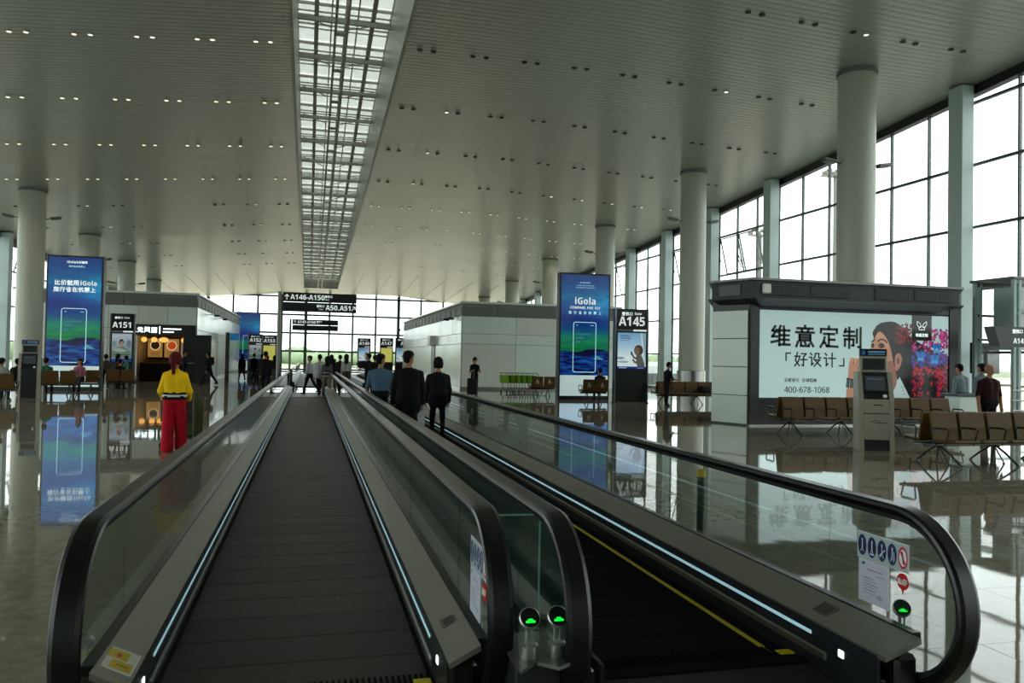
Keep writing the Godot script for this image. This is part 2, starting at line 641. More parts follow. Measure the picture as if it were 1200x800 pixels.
func materials() -> void:
	textures()
	var fl := paint(Color(0.585, 0.56, 0.485), 0.03, 0.0, 0.44)
	fl.albedo_texture = M.mottle
	fl.uv1_triplanar = true
	fl.uv1_world_triplanar = true
	fl.uv1_scale = Vector3.ONE * 0.6
	fl.normal_enabled = true
	fl.normal_texture = M.waves
	fl.normal_scale = 0.014
	M.floor = fl
	M.slab = paint(Color(0.34, 0.33, 0.30), 0.7)
	M.ceiling = paint(Color(0.635, 0.64, 0.59), 0.36, 0.1, 0.45)
	M.column = paint(Color(0.70, 0.705, 0.65), 0.4)
	M.light_beam = paint(Color(0.74, 0.74, 0.71), 0.5)
	M.steel = paint(Color(0.62, 0.62, 0.60), 0.28, 0.9)
	M.dull_steel = paint(Color(0.43, 0.43, 0.41), 0.42, 0.8)
	M.deck = paint(Color(0.57, 0.57, 0.53), 0.42, 0.7)
	M.mullion = paint(Color(0.30, 0.33, 0.32), 0.5, 0.3)
	M.pillar = paint(Color(0.72, 0.785, 0.78), 0.45)
	M.dark_trim = paint(Color(0.10, 0.11, 0.12), 0.5)
	M.panel = paint(Color(0.81, 0.85, 0.82), 0.22)
	M.panel_b = paint(Color(0.80, 0.81, 0.78), 0.25)
	M.seam = paint(Color(0.45, 0.46, 0.44), 0.6)
	M.louvre = paint(Color(0.42, 0.44, 0.41), 0.5)
	M.black = paint(Color(0.035, 0.04, 0.045), 0.35)
	M.matte = paint(Color(0.03, 0.03, 0.03), 0.8)
	M.rubber = paint(Color(0.025, 0.025, 0.025), 0.3)
	M.charcoal = paint(Color(0.10, 0.12, 0.13), 0.4)
	M.canopy = paint(Color(0.105, 0.14, 0.135), 0.5, 0.2)
	M.soffit = paint(Color(0.04, 0.05, 0.055), 0.6)
	M.white = paint(Color(0.92, 0.92, 0.9), 0.4)
	M.ink = paint(Color(0.03, 0.03, 0.035), 0.5)
	M.seat = paint(Color(0.34, 0.245, 0.115), 0.5, 0.0, 0.3)
	M.seat_dark = paint(Color(0.20, 0.135, 0.07), 0.42)
	M.seat_frame = paint(Color(0.25, 0.26, 0.25), 0.3, 0.8)
	M.window = glass(Color(0.75, 0.9, 0.85), 0.05)
	M.balustrade = glass(Color(0.11, 0.27, 0.21), 0.15)
	M.clear = glass(Color(0.6, 0.75, 0.7), 0.06)
	M.green_edge = glass(Color(0.62, 0.86, 0.78), 0.7)
	M.led = glow(Color(0.72, 0.90, 0.96), 0.42)
	M.white_led = glow(Color(0.95, 1.0, 1.0), 1.6)
	M.green_led = glow(Color(0.05, 1.0, 0.25), 0.9)
	M.red_led = glow(Color(0.8, 0.03, 0.03), 0.25)
	M.lamp = glow(Color(1.0, 0.93, 0.75), 3.0)
	M.sign_white = glow(Color(0.9, 0.93, 0.92), 0.55)
	M.yellow = paint(Color(0.80, 0.72, 0.05), 0.5)
	M.lime = paint(Color(0.45, 0.62, 0.06), 0.45)
	var rough_glass := paint(Color(0.86, 0.86, 0.80, 0.56), 0.2)
	rough_glass.transparency = BaseMaterial3D.TRANSPARENCY_ALPHA
	M.skylight = rough_glass
	for k in 3:
		var p := paint([Color(0.205, 0.195, 0.175), Color(0.225, 0.215, 0.19), Color(0.19, 0.18, 0.165)][k], 0.5, 0.35)
		p.heightmap_enabled = true
		p.heightmap_texture = M.grooves
		p.heightmap_scale = 0.15
		p.uv1_triplanar = true
		p.uv1_scale = Vector3(12, 12, 12)
		M["pallet%d" % k] = p
		var q := paint([Color(0.080, 0.086, 0.084), Color(0.086, 0.091, 0.088), Color(0.076, 0.081, 0.080)][k], 0.9, 0.0, 0.15)
		q.heightmap_enabled = true
		q.heightmap_texture = M.grooves
		q.heightmap_scale = 0.15
		q.uv1_triplanar = true
		q.uv1_scale = Vector3(12, 12, 12)
		M["dark_pallet%d" % k] = q

# ---------------------------------------------------------------- the camera and the light
func camera_and_light() -> void:
	var cam := Camera3D.new()
	cam.name = "camera"
	cam.fov = 46.5458
	cam.near = 0.05
	cam.far = 4000.0
	cam.transform = Transform3D(Basis(Vector3(0.968852, 0.018994, 0.246912), Vector3(-0.023845, 0.999577, 0.016669), Vector3(-0.246491, -0.022037, 0.968895)).orthonormalized(), Vector3(0, 1.68, 0))
	cam.current = true
	add_child(cam)
	var sky := ProceduralSkyMaterial.new()
	sky.sky_top_color = Color(0.96, 1.0, 0.99)
	sky.sky_horizon_color = Color(0.945, 1.0, 0.98)
	sky.ground_horizon_color = Color(0.80, 0.84, 0.82)
	sky.ground_bottom_color = Color(0.5, 0.52, 0.5)
	sky.sky_energy_multiplier = 1.75
	sky.ground_energy_multiplier = 1.0
	sky.sun_angle_max = 1.0
	var env := Environment.new()
	env.background_mode = Environment.BG_SKY
	env.sky = Sky.new()
	env.sky.sky_material = sky
	env.ambient_light_source = Environment.AMBIENT_SOURCE_BG
	env.tonemap_mode = Environment.TONE_MAPPER_LINEAR
	env.tonemap_exposure = 1.0
	env.sdfgi_enabled = true
	env.ssao_enabled = true
	env.ssil_enabled = true
	var we := WorldEnvironment.new()
	we.name = "environment"
	we.environment = env
	add_child(we)

# ---------------------------------------------------------------- the setting
func build_floor() -> void:
	var b := MB.new()
	b.box(Vector3(2, -0.17, -35.5), Vector3(44, 0.3, 110))
	var fl := struct(b, "floor", M.slab, "polished grey stone floor of the hall")
	# one flush stone tile, shared; each lies a hair out of level, as laid stone does
	var tm := MB.new()
	tm.box(Vector3(0, -0.01, 0), Vector3(0.9985, 0.02, 0.9985), 0.0008)
	var tile := tm.mesh()
	var rest := MB.new()
	var n := 0
	for iz in range(-18, 90):
		for ix in range(-18, 22):
			var c := Vector3(ix + 0.5, 0, -(iz + 0.5))
			if c.x > -1.0 and c.x < 3.0 and iz >= 3 and (iz < 37 or (iz >= 42 and iz < 76)):
				continue
			var tilt := Basis(Vector3(1, 0, 0), rng.randf_range(-1, 1) * 0.0007) * Basis(Vector3(0, 0, 1), rng.randf_range(-1, 1) * 0.0007)
			var inside := iz >= 3 and iz < 14 and ix > -9 and ix < 15 and absf(float(ix) - 0.26 * iz) < 0.72 * iz + 2.0
			if inside and n < 290:
				put(tile, "floor_tile", M.floor, fl, Transform3D(tilt, c))
				n += 1
			else:
				rest.xf = Transform3D(tilt, c)
				var e := 0.4992
				rest.quad(Vector3(-e, 0, e), Vector3(e, 0, e), Vector3(e, 0, -e), Vector3(-e, 0, -e))
				for q in [[-e, e, e, e], [e, e, e, -e], [e, -e, -e, -e], [-e, -e, -e, e]]:
					rest.quad(Vector3(q[0], -0.02, q[1]), Vector3(q[2], -0.02, q[3]), Vector3(q[2], 0, q[3]), Vector3(q[0], 0, q[1]))
	var o := obj(rest, "floor_tiling", M.floor, fl)
	o.set_meta("kind", "stuff")

const SKY_L := -0.72
const SKY_R := 2.64
const SKY_D0 := 2.0
const SKY_D1 := 83.5
const PLANK := 0.24

func build_ceiling() -> void:
	var b := MB.new()
	var prof := [[0.0, 0.013, -0.22], [0.016, 0.0, -0.06], [0.12, -0.0015, 0.0], [0.224, 0.0, 0.06], [0.24, 0.013, 0.22]]
	var left := [-18.35, -14.5, -10.5, -6.5, -3.5, SKY_L]
	var mid := [SKY_L, 1.0, SKY_R]
	var right := [SKY_R, 6.0, 9.0, 12.0, 15.0, 17.5, 20.0, 22.35]
	var count := int((FAR_D - BACK_D) / PLANK)
	for k in count:
		var d0 := BACK_D + k * PLANK
		var spans := [left, right]
		if d0 < SKY_D0 or d0 + PLANK > SKY_D1:
			spans = [left, mid, right]
		for xs in spans:
			var base := -1
			for p in prof:
				var d: float = d0 + p[0]
				for x in xs:
					var y = ceil_y(x, d0 + 0.12) - (p[0] - 0.12) * (SLOPE if d0 < 55.0 else 0.04)
					var kk := b.vert(Vector3(x, y + p[1], -d), Vector3(0, -1, -p[2] - 0.06).normalized())
					if base < 0:
						base = kk
			var w: int = xs.size()
			for r in prof.size() - 1:
				for c in w - 1:
					var q := base + r * w + c
					b.i.append_array([q, q + 1, q + w + 1, q, q + w + 1, q + w])
	# the back of the ceiling, so that it has thickness
	for spn in [left, right]:
		for c in spn.size() - 1:
			for seg in 22:
				var da := BACK_D + seg * (FAR_D - BACK_D) / 22.0
				var db := BACK_D + (seg + 1) * (FAR_D - BACK_D) / 22.0
				b.quad(Vector3(spn[c], ceil_y(spn[c], da) + 0.3, -da), Vector3(spn[c + 1], ceil_y(spn[c + 1], da) + 0.3, -da), Vector3(spn[c + 1], ceil_y(spn[c + 1], db) + 0.3, -db), Vector3(spn[c], ceil_y(spn[c], db) + 0.3, -db))
	for e in [[BACK_D, SKY_D0], [SKY_D1, FAR_D]]:
		b.quad(Vector3(SKY_L, ceil_y(1, e[0]) + 0.3, -e[0]), Vector3(SKY_R, ceil_y(1, e[0]) + 0.3, -e[0]), Vector3(SKY_R, ceil_y(1, e[1]) + 0.3, -e[1]), Vector3(SKY_L, ceil_y(1, e[1]) + 0.3, -e[1]))
	var ceil_node := struct(b, "ceiling", M.ceiling, "grey metal plank ceiling falling gently towards the far window")
	var sm := MB.new()
	for k in 17:
		var x := -18.0 + 2.5 * k
		if x > SKY_L and x < SKY_R:
			continue
		for seg in 10:
			var da := 72.0 + seg * 1.7
			var db := da + 1.7
			sm.bar(Vector3(x, ceil_y(x, da) - 0.004, -da), Vector3(x, ceil_y(x, db) - 0.004, -db), 0.03, 0.02)
	obj(sm, "ceiling_seam", M.mullion, ceil_node).set_meta("kind", "stuff")
	# the raised light well over the middle
	var up_at := func(d: float) -> float: return 3.0 - 2.2 * clampf((d - 30.0) / 53.5, 0.0, 1.0)
	var w := MB.new()
	for seg in 20:
		var da := SKY_D0 + seg * (SKY_D1 - SKY_D0) / 20.0
		var db := SKY_D0 + (seg + 1) * (SKY_D1 - SKY_D0) / 20.0
		var ya := ceil_y(1, da)
		var yb := ceil_y(1, db)
		for sd in [SKY_L, SKY_R]:
			var s := -1.0 if sd == SKY_L else 1.0
			var lo_a := ceil_y(sd, da) - 0.06
			var lo_b := ceil_y(sd, db) - 0.06
			var p := [Vector3(sd, lo_a, -da), Vector3(sd, lo_b, -db), Vector3(sd, yb + up_at.call(db) + 0.1, -db), Vector3(sd, ya + up_at.call(da) + 0.1, -da)]
			var q := []
			for v in p:
				q.append(v + Vector3(0.1 * s, 0, 0))
			if s > 0:
				w.quad(p[0], p[1], p[2], p[3])
				w.quad(q[1], q[0], q[3], q[2])
				w.quad(p[1], p[0], q[0], q[1])
			else:
				w.quad(p[1], p[0], p[3], p[2])
				w.quad(q[0], q[1], q[2], q[3])
				w.quad(p[0], p[1], q[1], q[0])
	for d in [SKY_D0 - 0.05, SKY_D1 + 0.05]:
		w.box(Vector3(0.96, ceil_y(1, d) + up_at.call(d) / 2, -d), Vector3(SKY_R - SKY_L + 0.2, up_at.call(d) + 0.2, 0.1))
	var well := struct(w, "trim_1", M.ceiling, "grey upstand round the long skylight slot")
	# glass and its grid
	var n_cross := 54
	var step := (SKY_D1 - SKY_D0) / n_cross
	var sk := MB.new()
	sk.box(Vector3(0.96, ceil_y(1, SKY_D0) + up_at.call(SKY_D0) + 0.16, -SKY_D0), Vector3(3.5, 0.12, 0.1))
	var frame := struct(sk, "window_1", M.mullion, "long glazed skylight above the middle of the hall")
	var cols := [-0.72, -0.05, 0.5, 1.0, 1.45, 2.0, 2.64]
	var pm := MB.new()
	pm.box(Vector3.ZERO, Vector3(3.34, 0.02, step - 0.03))
	var pane := pm.mesh()
	var slope_at := func(d: float) -> float: return (SLOPE if d < 55.0 else 0.04)
	for k in n_cross:
		var d := SKY_D0 + (k + 0.5) * step
		var tilt := Basis(Vector3(1, 0, 0), -atan(slope_at.call(d) + (0.041 if d > 30.0 else 0.0)))
		put(pane, "pane", M.skylight, frame, Transform3D(tilt, Vector3(0.96, ceil_y(1, d) + up_at.call(d) + 0.02, -d)))
	# purlins along the hall and cross beams, in two layers
	var bars := MB.new()
	for k in cols.size():
		for seg in 18:
			var da := SKY_D0 + seg * (SKY_D1 - SKY_D0) / 18.0
			var db := SKY_D0 + (seg + 1) * (SKY_D1 - SKY_D0) / 18.0
			var big := k == 1 or k == 5
			bars.bar(Vector3(cols[k], ceil_y(1, da) + up_at.call(da) - 0.1, -da), Vector3(cols[k], ceil_y(1, db) + up_at.call(db) - 0.1, -db), 0.16 if big else 0.05, 0.16 if big else 0.1)
	obj(bars, "purlin", M.light_beam, frame).set_meta("kind", "stuff")
	var cm := MB.new()
	cm.box(Vector3.ZERO, Vector3(3.34, 0.1, 0.05))
	cm.box(Vector3(0, -0.55, 0), Vector3(3.34, 0.14, 0.12))
	var cross := cm.mesh()
	var thin := MB.new()
	thin.box(Vector3.ZERO, Vector3(3.34, 0.07, 0.045))
	for q in [-0.42, 0.4, 0.78, 1.15]:
		thin.box(Vector3(0, 0.0, q), Vector3(3.34, 0.05, 0.04))
	var thin_mesh := thin.mesh()
	for k in n_cross:
		var d := SKY_D0 + k * step
		put(cross if k % 2 == 0 else thin_mesh, "cross_beam", M.light_beam, frame, Transform3D(Basis.IDENTITY, Vector3(0.96, ceil_y(1, d) + up_at.call(d) - 0.1, -d)))
	# the service truss down the middle of the slot
	var tr := MB.new()
	for seg in 18:
		var da := SKY_D0 + seg * (SKY_D1 - SKY_D0) / 18.0
		var db := SKY_D0 + (seg + 1) * (SKY_D1 - SKY_D0) / 18.0
		for x in [0.62, 1.02]:
			for h in [0.8, 1.35]:
				tr.bar(Vector3(x, ceil_y(1, da) + up_at.call(da) - h, -da), Vector3(x, ceil_y(1, db) + up_at.call(db) - h, -db), 0.07, 0.07)
	for k in n_cross:
		var d := SKY_D0 + k * step
		var y: float = ceil_y(1, d) + up_at.call(d)
		var y2: float = ceil_y(1, d + step) + up_at.call(d + step)
		for x in [0.62, 1.02]:
			tr.bar(Vector3(x, y - 1.35, -d), Vector3(x, y2 - 0.8, -d - step), 0.04, 0.04)
		if k % 2 == 0:
			tr.bar(Vector3(0.62, y - 1.1, -d), Vector3(1.02, y - 1.1, -d), 0.3, 0.04)
			tr.bar(Vector3(1.1, y - 0.9, -d), Vector3(2.5, y - 0.35, -d - 0.5), 0.035, 0.035)
			tr.bar(Vector3(0.5, y - 0.9, -d), Vector3(-0.6, y - 0.35, -d - 0.5), 0.035, 0.035)
	obj(tr, "truss", M.light_beam, frame).set_meta("kind", "stuff")

# one glazed bay of a side wall: face towards -x or +x
func bay(idx: int, gx: float, d0: float, d1: float, n_cols: int, plain: bool, open_at: Array) -> void:
	var rows := [0.0, 2.15, 4.3, 6.45, 8.6, 10.75]
	var top := func(d: float) -> float: return ceil_y(gx, d) - 0.28
	var b := MB.new()
	for k in n_cols + 1:
		var d := d0 + (d1 - d0) * k / n_cols
		b.box(Vector3(gx, top.call(d) / 2, -d), Vector3(0.12, top.call(d), 0.055))
	var w := struct(b, "window_%d" % idx, M.mullion, "tall glazed bay of the side window wall")
	for r in rows:
		if r < top.call(d1) - 0.3:
			bx("transom", Vector3(gx, r + 0.05, -(d0 + d1) / 2), Vector3(0.14, 0.085, d1 - d0), M.mullion, w)
	for k in n_cols:
		var a := d0 + (d1 - d0) * k / n_cols + 0.03
		var e := d0 + (d1 - d0) * (k + 1) / n_cols - 0.03
		var dm := (a + e) / 2
		if plain:
			bx("pane", Vector3(gx, top.call(e) / 2, -dm), Vector3(0.02, top.call(e), e - a), M.window, w)
			continue
		for r in rows.size():
			var y0: float = rows[r] + 0.1
			var y1: float = minf(rows[r + 1] if r + 1 < rows.size() else 99.0, top.call(e))
			if y1 - y0 < 0.15:
				continue
			if [k, r] in open_at:
				# a sash hinged at its head and pushed out
				var sash := bx("sash", Vector3.ZERO, Vector3(0.02, y1 - y0 - 0.1, e - a - 0.12), M.window, w)
				var sgn := signf(gx)
				sash.transform = Transform3D(Basis(Vector3(0, 0, 1), sgn * 0.22), Vector3(gx + sgn * 0.24, (y0 + y1) / 2 + 0.02, -dm))
				var fr := MB.new()
				var hh := (y1 - y0 - 0.1) / 2
				var ww := (e - a - 0.12) / 2
				fr.box(Vector3(0, 0, ww), Vector3(0.06, hh * 2, 0.06))
				fr.box(Vector3(0, 0, -ww), Vector3(0.06, hh * 2, 0.06))
				fr.box(Vector3(0, hh, 0), Vector3(0.06, 0.06, ww * 2))
				fr.box(Vector3(0, -hh, 0), Vector3(0.06, 0.06, ww * 2))
				obj(fr, "sash_frame", M.mullion, sash)
				for sd in [-1, 1]:
					var st := MB.new()
					st.bar(Vector3(gx, y0 + 0.9, -dm + sd * ww), Vector3(gx + sgn * 0.33, y0 + 0.25, -dm + sd * ww), 0.04, 0.04)
					obj(st, "stay", M.mullion, w)
				continue
			bx("pane", Vector3(gx, (y0 + y1) / 2, -dm), Vector3(0.02, y1 - y0, e - a), M.window, w)

func build_walls() -> void:
	var pitch := 5.8
	var n := 2
	for k in range(-6, 11):
		var d0 := 22.55 - pitch + k * pitch
		if d0 + pitch < BACK_D:
			continue
		var d1 := minf(d0 + pitch, FAR_D)
		d0 = maxf(d0, BACK_D)
		var opened := []
		if k == 3:
			opened = [[1, 3], [2, 3]]
		elif k == 4:
			opened = [[1, 3], [2, 3]]
		elif k in [6, 8]:
			opened = [[1, 3]]
		bay(n, GLASS_X, d0, d1, 3, k < -1, opened)
		n += 1
		if d1 < FAR_D:
			var b := MB.new()
			var y := ceil_y(GLASS_X, d1) - 0.02
			b.box(Vector3(21.55, y / 2, -d1), Vector3(0.5, y, 0.62), 0.02)
			struct(b, "trim_%d" % n, M.pillar, "pale green grey window wall pillar")
	for k in range(-6, 12):
		var d0 := 24.0 + (k - 1) * pitch
		if d0 + pitch < BACK_D:
			continue
		var d1 := minf(d0 + pitch, FAR_D)
		d0 = maxf(d0, BACK_D)
		if d0 >= FAR_D:
			break
		bay(n, SHOP_GLASS_X, d0, d1, 3, k < 3, [[1, 3]] if k == 6 else [])
		n += 1
		if d1 < FAR_D:
			var b := MB.new()
			var y := ceil_y(SHOP_GLASS_X, d1) - 0.02
			b.box(Vector3(-17.6, y / 2, -d1), Vector3(0.5, y, 0.62), 0.02)
			struct(b, "trim_%d" % n, M.pillar, "pale green grey window wall pillar")
	# dark head above the side glazing
	for gx in [GLASS_X, SHOP_GLASS_X]:
		var h := MB.new()
		for seg in 22:
			var da := BACK_D + seg * (FAR_D - BACK_D) / 22.0
			var db := BACK_D + (seg + 1) * (FAR_D - BACK_D) / 22.0
			h.bar(Vector3(gx, ceil_y(gx, da) - 0.14, -da), Vector3(gx, ceil_y(gx, db) - 0.14, -db), 0.3, 0.36)
		struct(h, "wall_%s" % ("right" if gx > 0 else "left"), M.dark_trim, "dark head band over the side glazing")
	# the far window wall
	var fm := MB.new()
	var x0 := -18.0
	var cols := 16
	var cw := 2.5
	for k in cols + 1:
		var x := x0 + k * cw
		var y := ceil_y(x, FAR_D)
		fm.box(Vector3(x, y / 2, -FAR_D), Vector3(0.2, y, 0.25) if k % 4 != 3 else Vector3(0.32, y, 0.4))
	var fw := struct(fm, "window_%d" % n, M.mullion, "glazed end wall across the far end of the hall")
	for r in 5:
		bx("transom", Vector3(2, 0.12 + r * 1.97, -FAR_D), Vector3(40, 0.2, 0.22), M.mullion, fw)
	for k in cols:
		for r in 5:
			var x := x0 + (k + 0.5) * cw
			var y0 := 0.19 + r * 1.97
			var y1 := minf(y0 + 1.84, minf(ceil_y(x - 1.2, FAR_D), ceil_y(x + 1.2, FAR_D)) - 0.02)
			if y1 - y0 > 0.1:
				bx("pane", Vector3(x, (y0 + y1) / 2, -FAR_D), Vector3(cw - 0.1, y1 - y0, 0.02), M.window, fw)
	var bk := MB.new()
	bk.box(Vector3(2, 7.2, -BACK_D + 0.1), Vector3(40.6, 14.6, 0.2))
	struct(bk, "wall_back", M.panel, "plain wall closing the hall behind")

func build_columns() -> void:
	var n := 0
	for sd in [COLUMN_X, SHOP_COLUMN_X]:
		for k in range(0, 6):
			var d := (22.7 + 11.62 * k) if sd > 0 else (43.6 + 10.5 * k)
			if d > 84:
				continue
			var b := MB.new()
			var y: float = ceil_y(sd, d)
			b.lathe(Vector3.ZERO, [Vector2(0.60, 0.0), Vector2(0.60, y + 0.05)], 40)
			var c := thing("column", "round off-white column, %s of the row standing along the %s windows" % [["first", "second", "third", "fourth", "fifth", "sixth"][k], "billboard side" if sd > 0 else "shop side"], "column", Vector3(sd, 0, -d))
			obj(b, "shaft", M.column, c)
			var r := MB.new()
			r.lathe(Vector3.ZERO, [Vector2(0.66, 0.0), Vector2(0.66, 1.28), Vector2(0.60, 1.30)], 40)
			obj(r, "steel_skirt", M.steel, c)
			var t := MB.new()
			t.lathe(Vector3.ZERO, [Vector2(0.60, y - 0.10), Vector2(0.64, y - 0.10), Vector2(0.64, y + 0.02)], 40)
			obj(t, "collar", M.seam, c)
			# two small floodlights on short arms
			if k >= 0:
				var fy := 8.35 if sd > 0 else 8.6
				fy = minf(fy, y - 1.4 - 0.15 * k)
				for s2 in [-1, 1]:
					var fl := thing("floodlight", "small floodlight on the %s side of the %s column, %s window row" % ["hall" if s2 * sd < 0 else "glass", ["first", "second", "third", "fourth", "fifth", "sixth"][k], "billboard side" if sd > 0 else "shop side"], "floodlight", Vector3(sd + s2 * 0.6, fy, -d))
					var a := MB.new()
					a.bar(Vector3(0, 0, 0), Vector3(s2 * 0.25, 0.05, 0), 0.04, 0.04)
					obj(a, "arm", M.dull_steel, fl)
					var hd := MB.new()
					hd.xf = Transform3D(Basis(Vector3(0, 0, 1), s2 * 0.15), Vector3(s2 * 0.45, 0.08, 0))
					hd.box(Vector3.ZERO, Vector3(0.5, 0.1, 0.28), 0.03)
					hd.box(Vector3(0, -0.06, 0), Vector3(0.4, 0.05, 0.2), 0.01)
					obj(hd, "head", M.dull_steel, fl)

func build_downlights() -> void:
	var ring := MB.new()
	ring.lathe(Vector3.ZERO, [Vector2(0.062, 0.02), Vector2(0.066, -0.012), Vector2(0.09, -0.012), Vector2(0.092, 0.01)], 14)
	var ring_mesh := ring.mesh()
	var disc := MB.new()
	disc.lathe(Vector3.ZERO, [Vector2(0.0, -0.001), Vector2(0.064, 0.0)], 14)
	var disc_mesh := disc.mesh()
	var dark := paint(Color(0.02, 0.02, 0.02), 0.5)
	for side in [0, 1]:
		for row in 11:
			var d := (20.35 + 5.16 * row) if side else (26.0 + 5.2 * row)
			if d > 70:
				continue
			for k in 10:
				for j in 2:
					var x := (3.22 + 1.76 * k + 0.45 * j) if side else (-1.44 - 1.72 * k - 0.44 * j)
					if x > 19.9 or x < -15.2:
						continue
					var lit := false
					if side:
						lit = (row >= 5) or (row == 0 and j == 1 and k == 7) or (row in [2, 3, 4] and j == 0 and k == [1, 1, 1][row - 2]) or (row == 1 and j == 1 and k == 6)
						if row == 4:
							lit = lit or (k >= 5 and j == 1)
						if row == 0 and k < 5 or d > 66 and k < 1:
							continue
					else:
						lit = row < 4 or (j == 0 and k in [1, 6])
						if row >= 4 and (k in [3, 4, 7] or k > 8):
							continue
						if row < 4 and k > 4 + row:
							continue
					var ords := ["first", "second", "third", "fourth", "fifth", "sixth", "seventh", "eighth", "ninth", "tenth", "eleventh"]
					var o := thing("downlight", "%s %s downlight of the %s pair out from the skylight, %s row, %s side" % ["inner" if j == 0 else "outer", "lit" if lit else "unlit", ords[k], ords[row], "billboard" if side else "shop"], "downlight", Vector3(x, ceil_y(x, d) - 0.012, -d), 0.0, "%s downlights on the %s side" % ["lit" if lit else "unlit", "billboard" if side else "shop"])
					put(ring_mesh, "ring", M.white if lit else dark, o)
					put(disc_mesh, "lamp", M.lamp if lit else dark, o)
					if lit:
						var sp := SpotLight3D.new()
						sp.name = "beam"
						sp.light_color = Color(1.0, 0.93, 0.78)
						sp.light_energy = 0.5
						sp.light_size = 0.06
						sp.spot_angle = 50.0
						sp.spot_range = 40.0
						sp.shadow_enabled = true
						sp.position = Vector3(0, -0.03, 0)
						sp.rotation.x = -PI / 2
						o.add_child(sp)

# ---------------------------------------------------------------- moving walkways
const RAIL_OFF := 0.875
var rail_off := 0.875

func rail_path(len: float, r: float, cy: float) -> Array:
	# points and outward normals in (z, y); z = 0 at the near front, running to -len
	var out := []
	var n := 20
	out.append([Vector2(-r - 0.75, cy - r - 0.02), Vector2(0, -1)])
	out.append([Vector2(-r - 0.3, cy - r), Vector2(0, -1)])
	for k in n + 1:
		var a := -PI / 2 + PI * k / n
		var d := Vector2(cos(a), sin(a))
		out.append([Vector2(-r, cy) + d * r, d])
	for k in range(1, 12):
		out.append([Vector2(-r - (len - 2 * r) * k / 12.0, cy + r), Vector2(0, 1)])
	for k in n + 1:
		var a := PI / 2 + PI * k / n
		var d := Vector2(cos(a), sin(a))
		out.append([Vector2(-len + r, cy) + d * r, d])
	out.append([Vector2(-len + r + 0.3, cy - r), Vector2(0, -1)])
	out.append([Vector2(-len + r + 0.75, cy - r - 0.02), Vector2(0, -1)])
	return out

func sweep_rail(path: Array, x: float, prof: Array) -> MB:
	var b := MB.new()
	var m := prof.size()
	# every corner of the profile gets two vertices, so that edges stay crisp
	for e in path:
		var p: Vector2 = e[0]
		var nn: Vector2 = e[1]
		for j in m:
			var a: Vector2 = prof[j]
			var c: Vector2 = prof[(j + 1) % m]
			var en := Vector2(c.y - a.y, a.x - c.x).normalized()
			for q in [a, c]:
				var w = p + nn * q.y
				b.vert(Vector3(x + q.x, w.y, w.x), Vector3(en.x, nn.y * en.y, nn.x * en.y))
	for k in path.size() - 1:
		for j in m:
			var q := k * m * 2 + j * 2
			var u := q + m * 2
			b.i.append_array([q, u + 1, u, q, q + 1, u + 1])
	return b

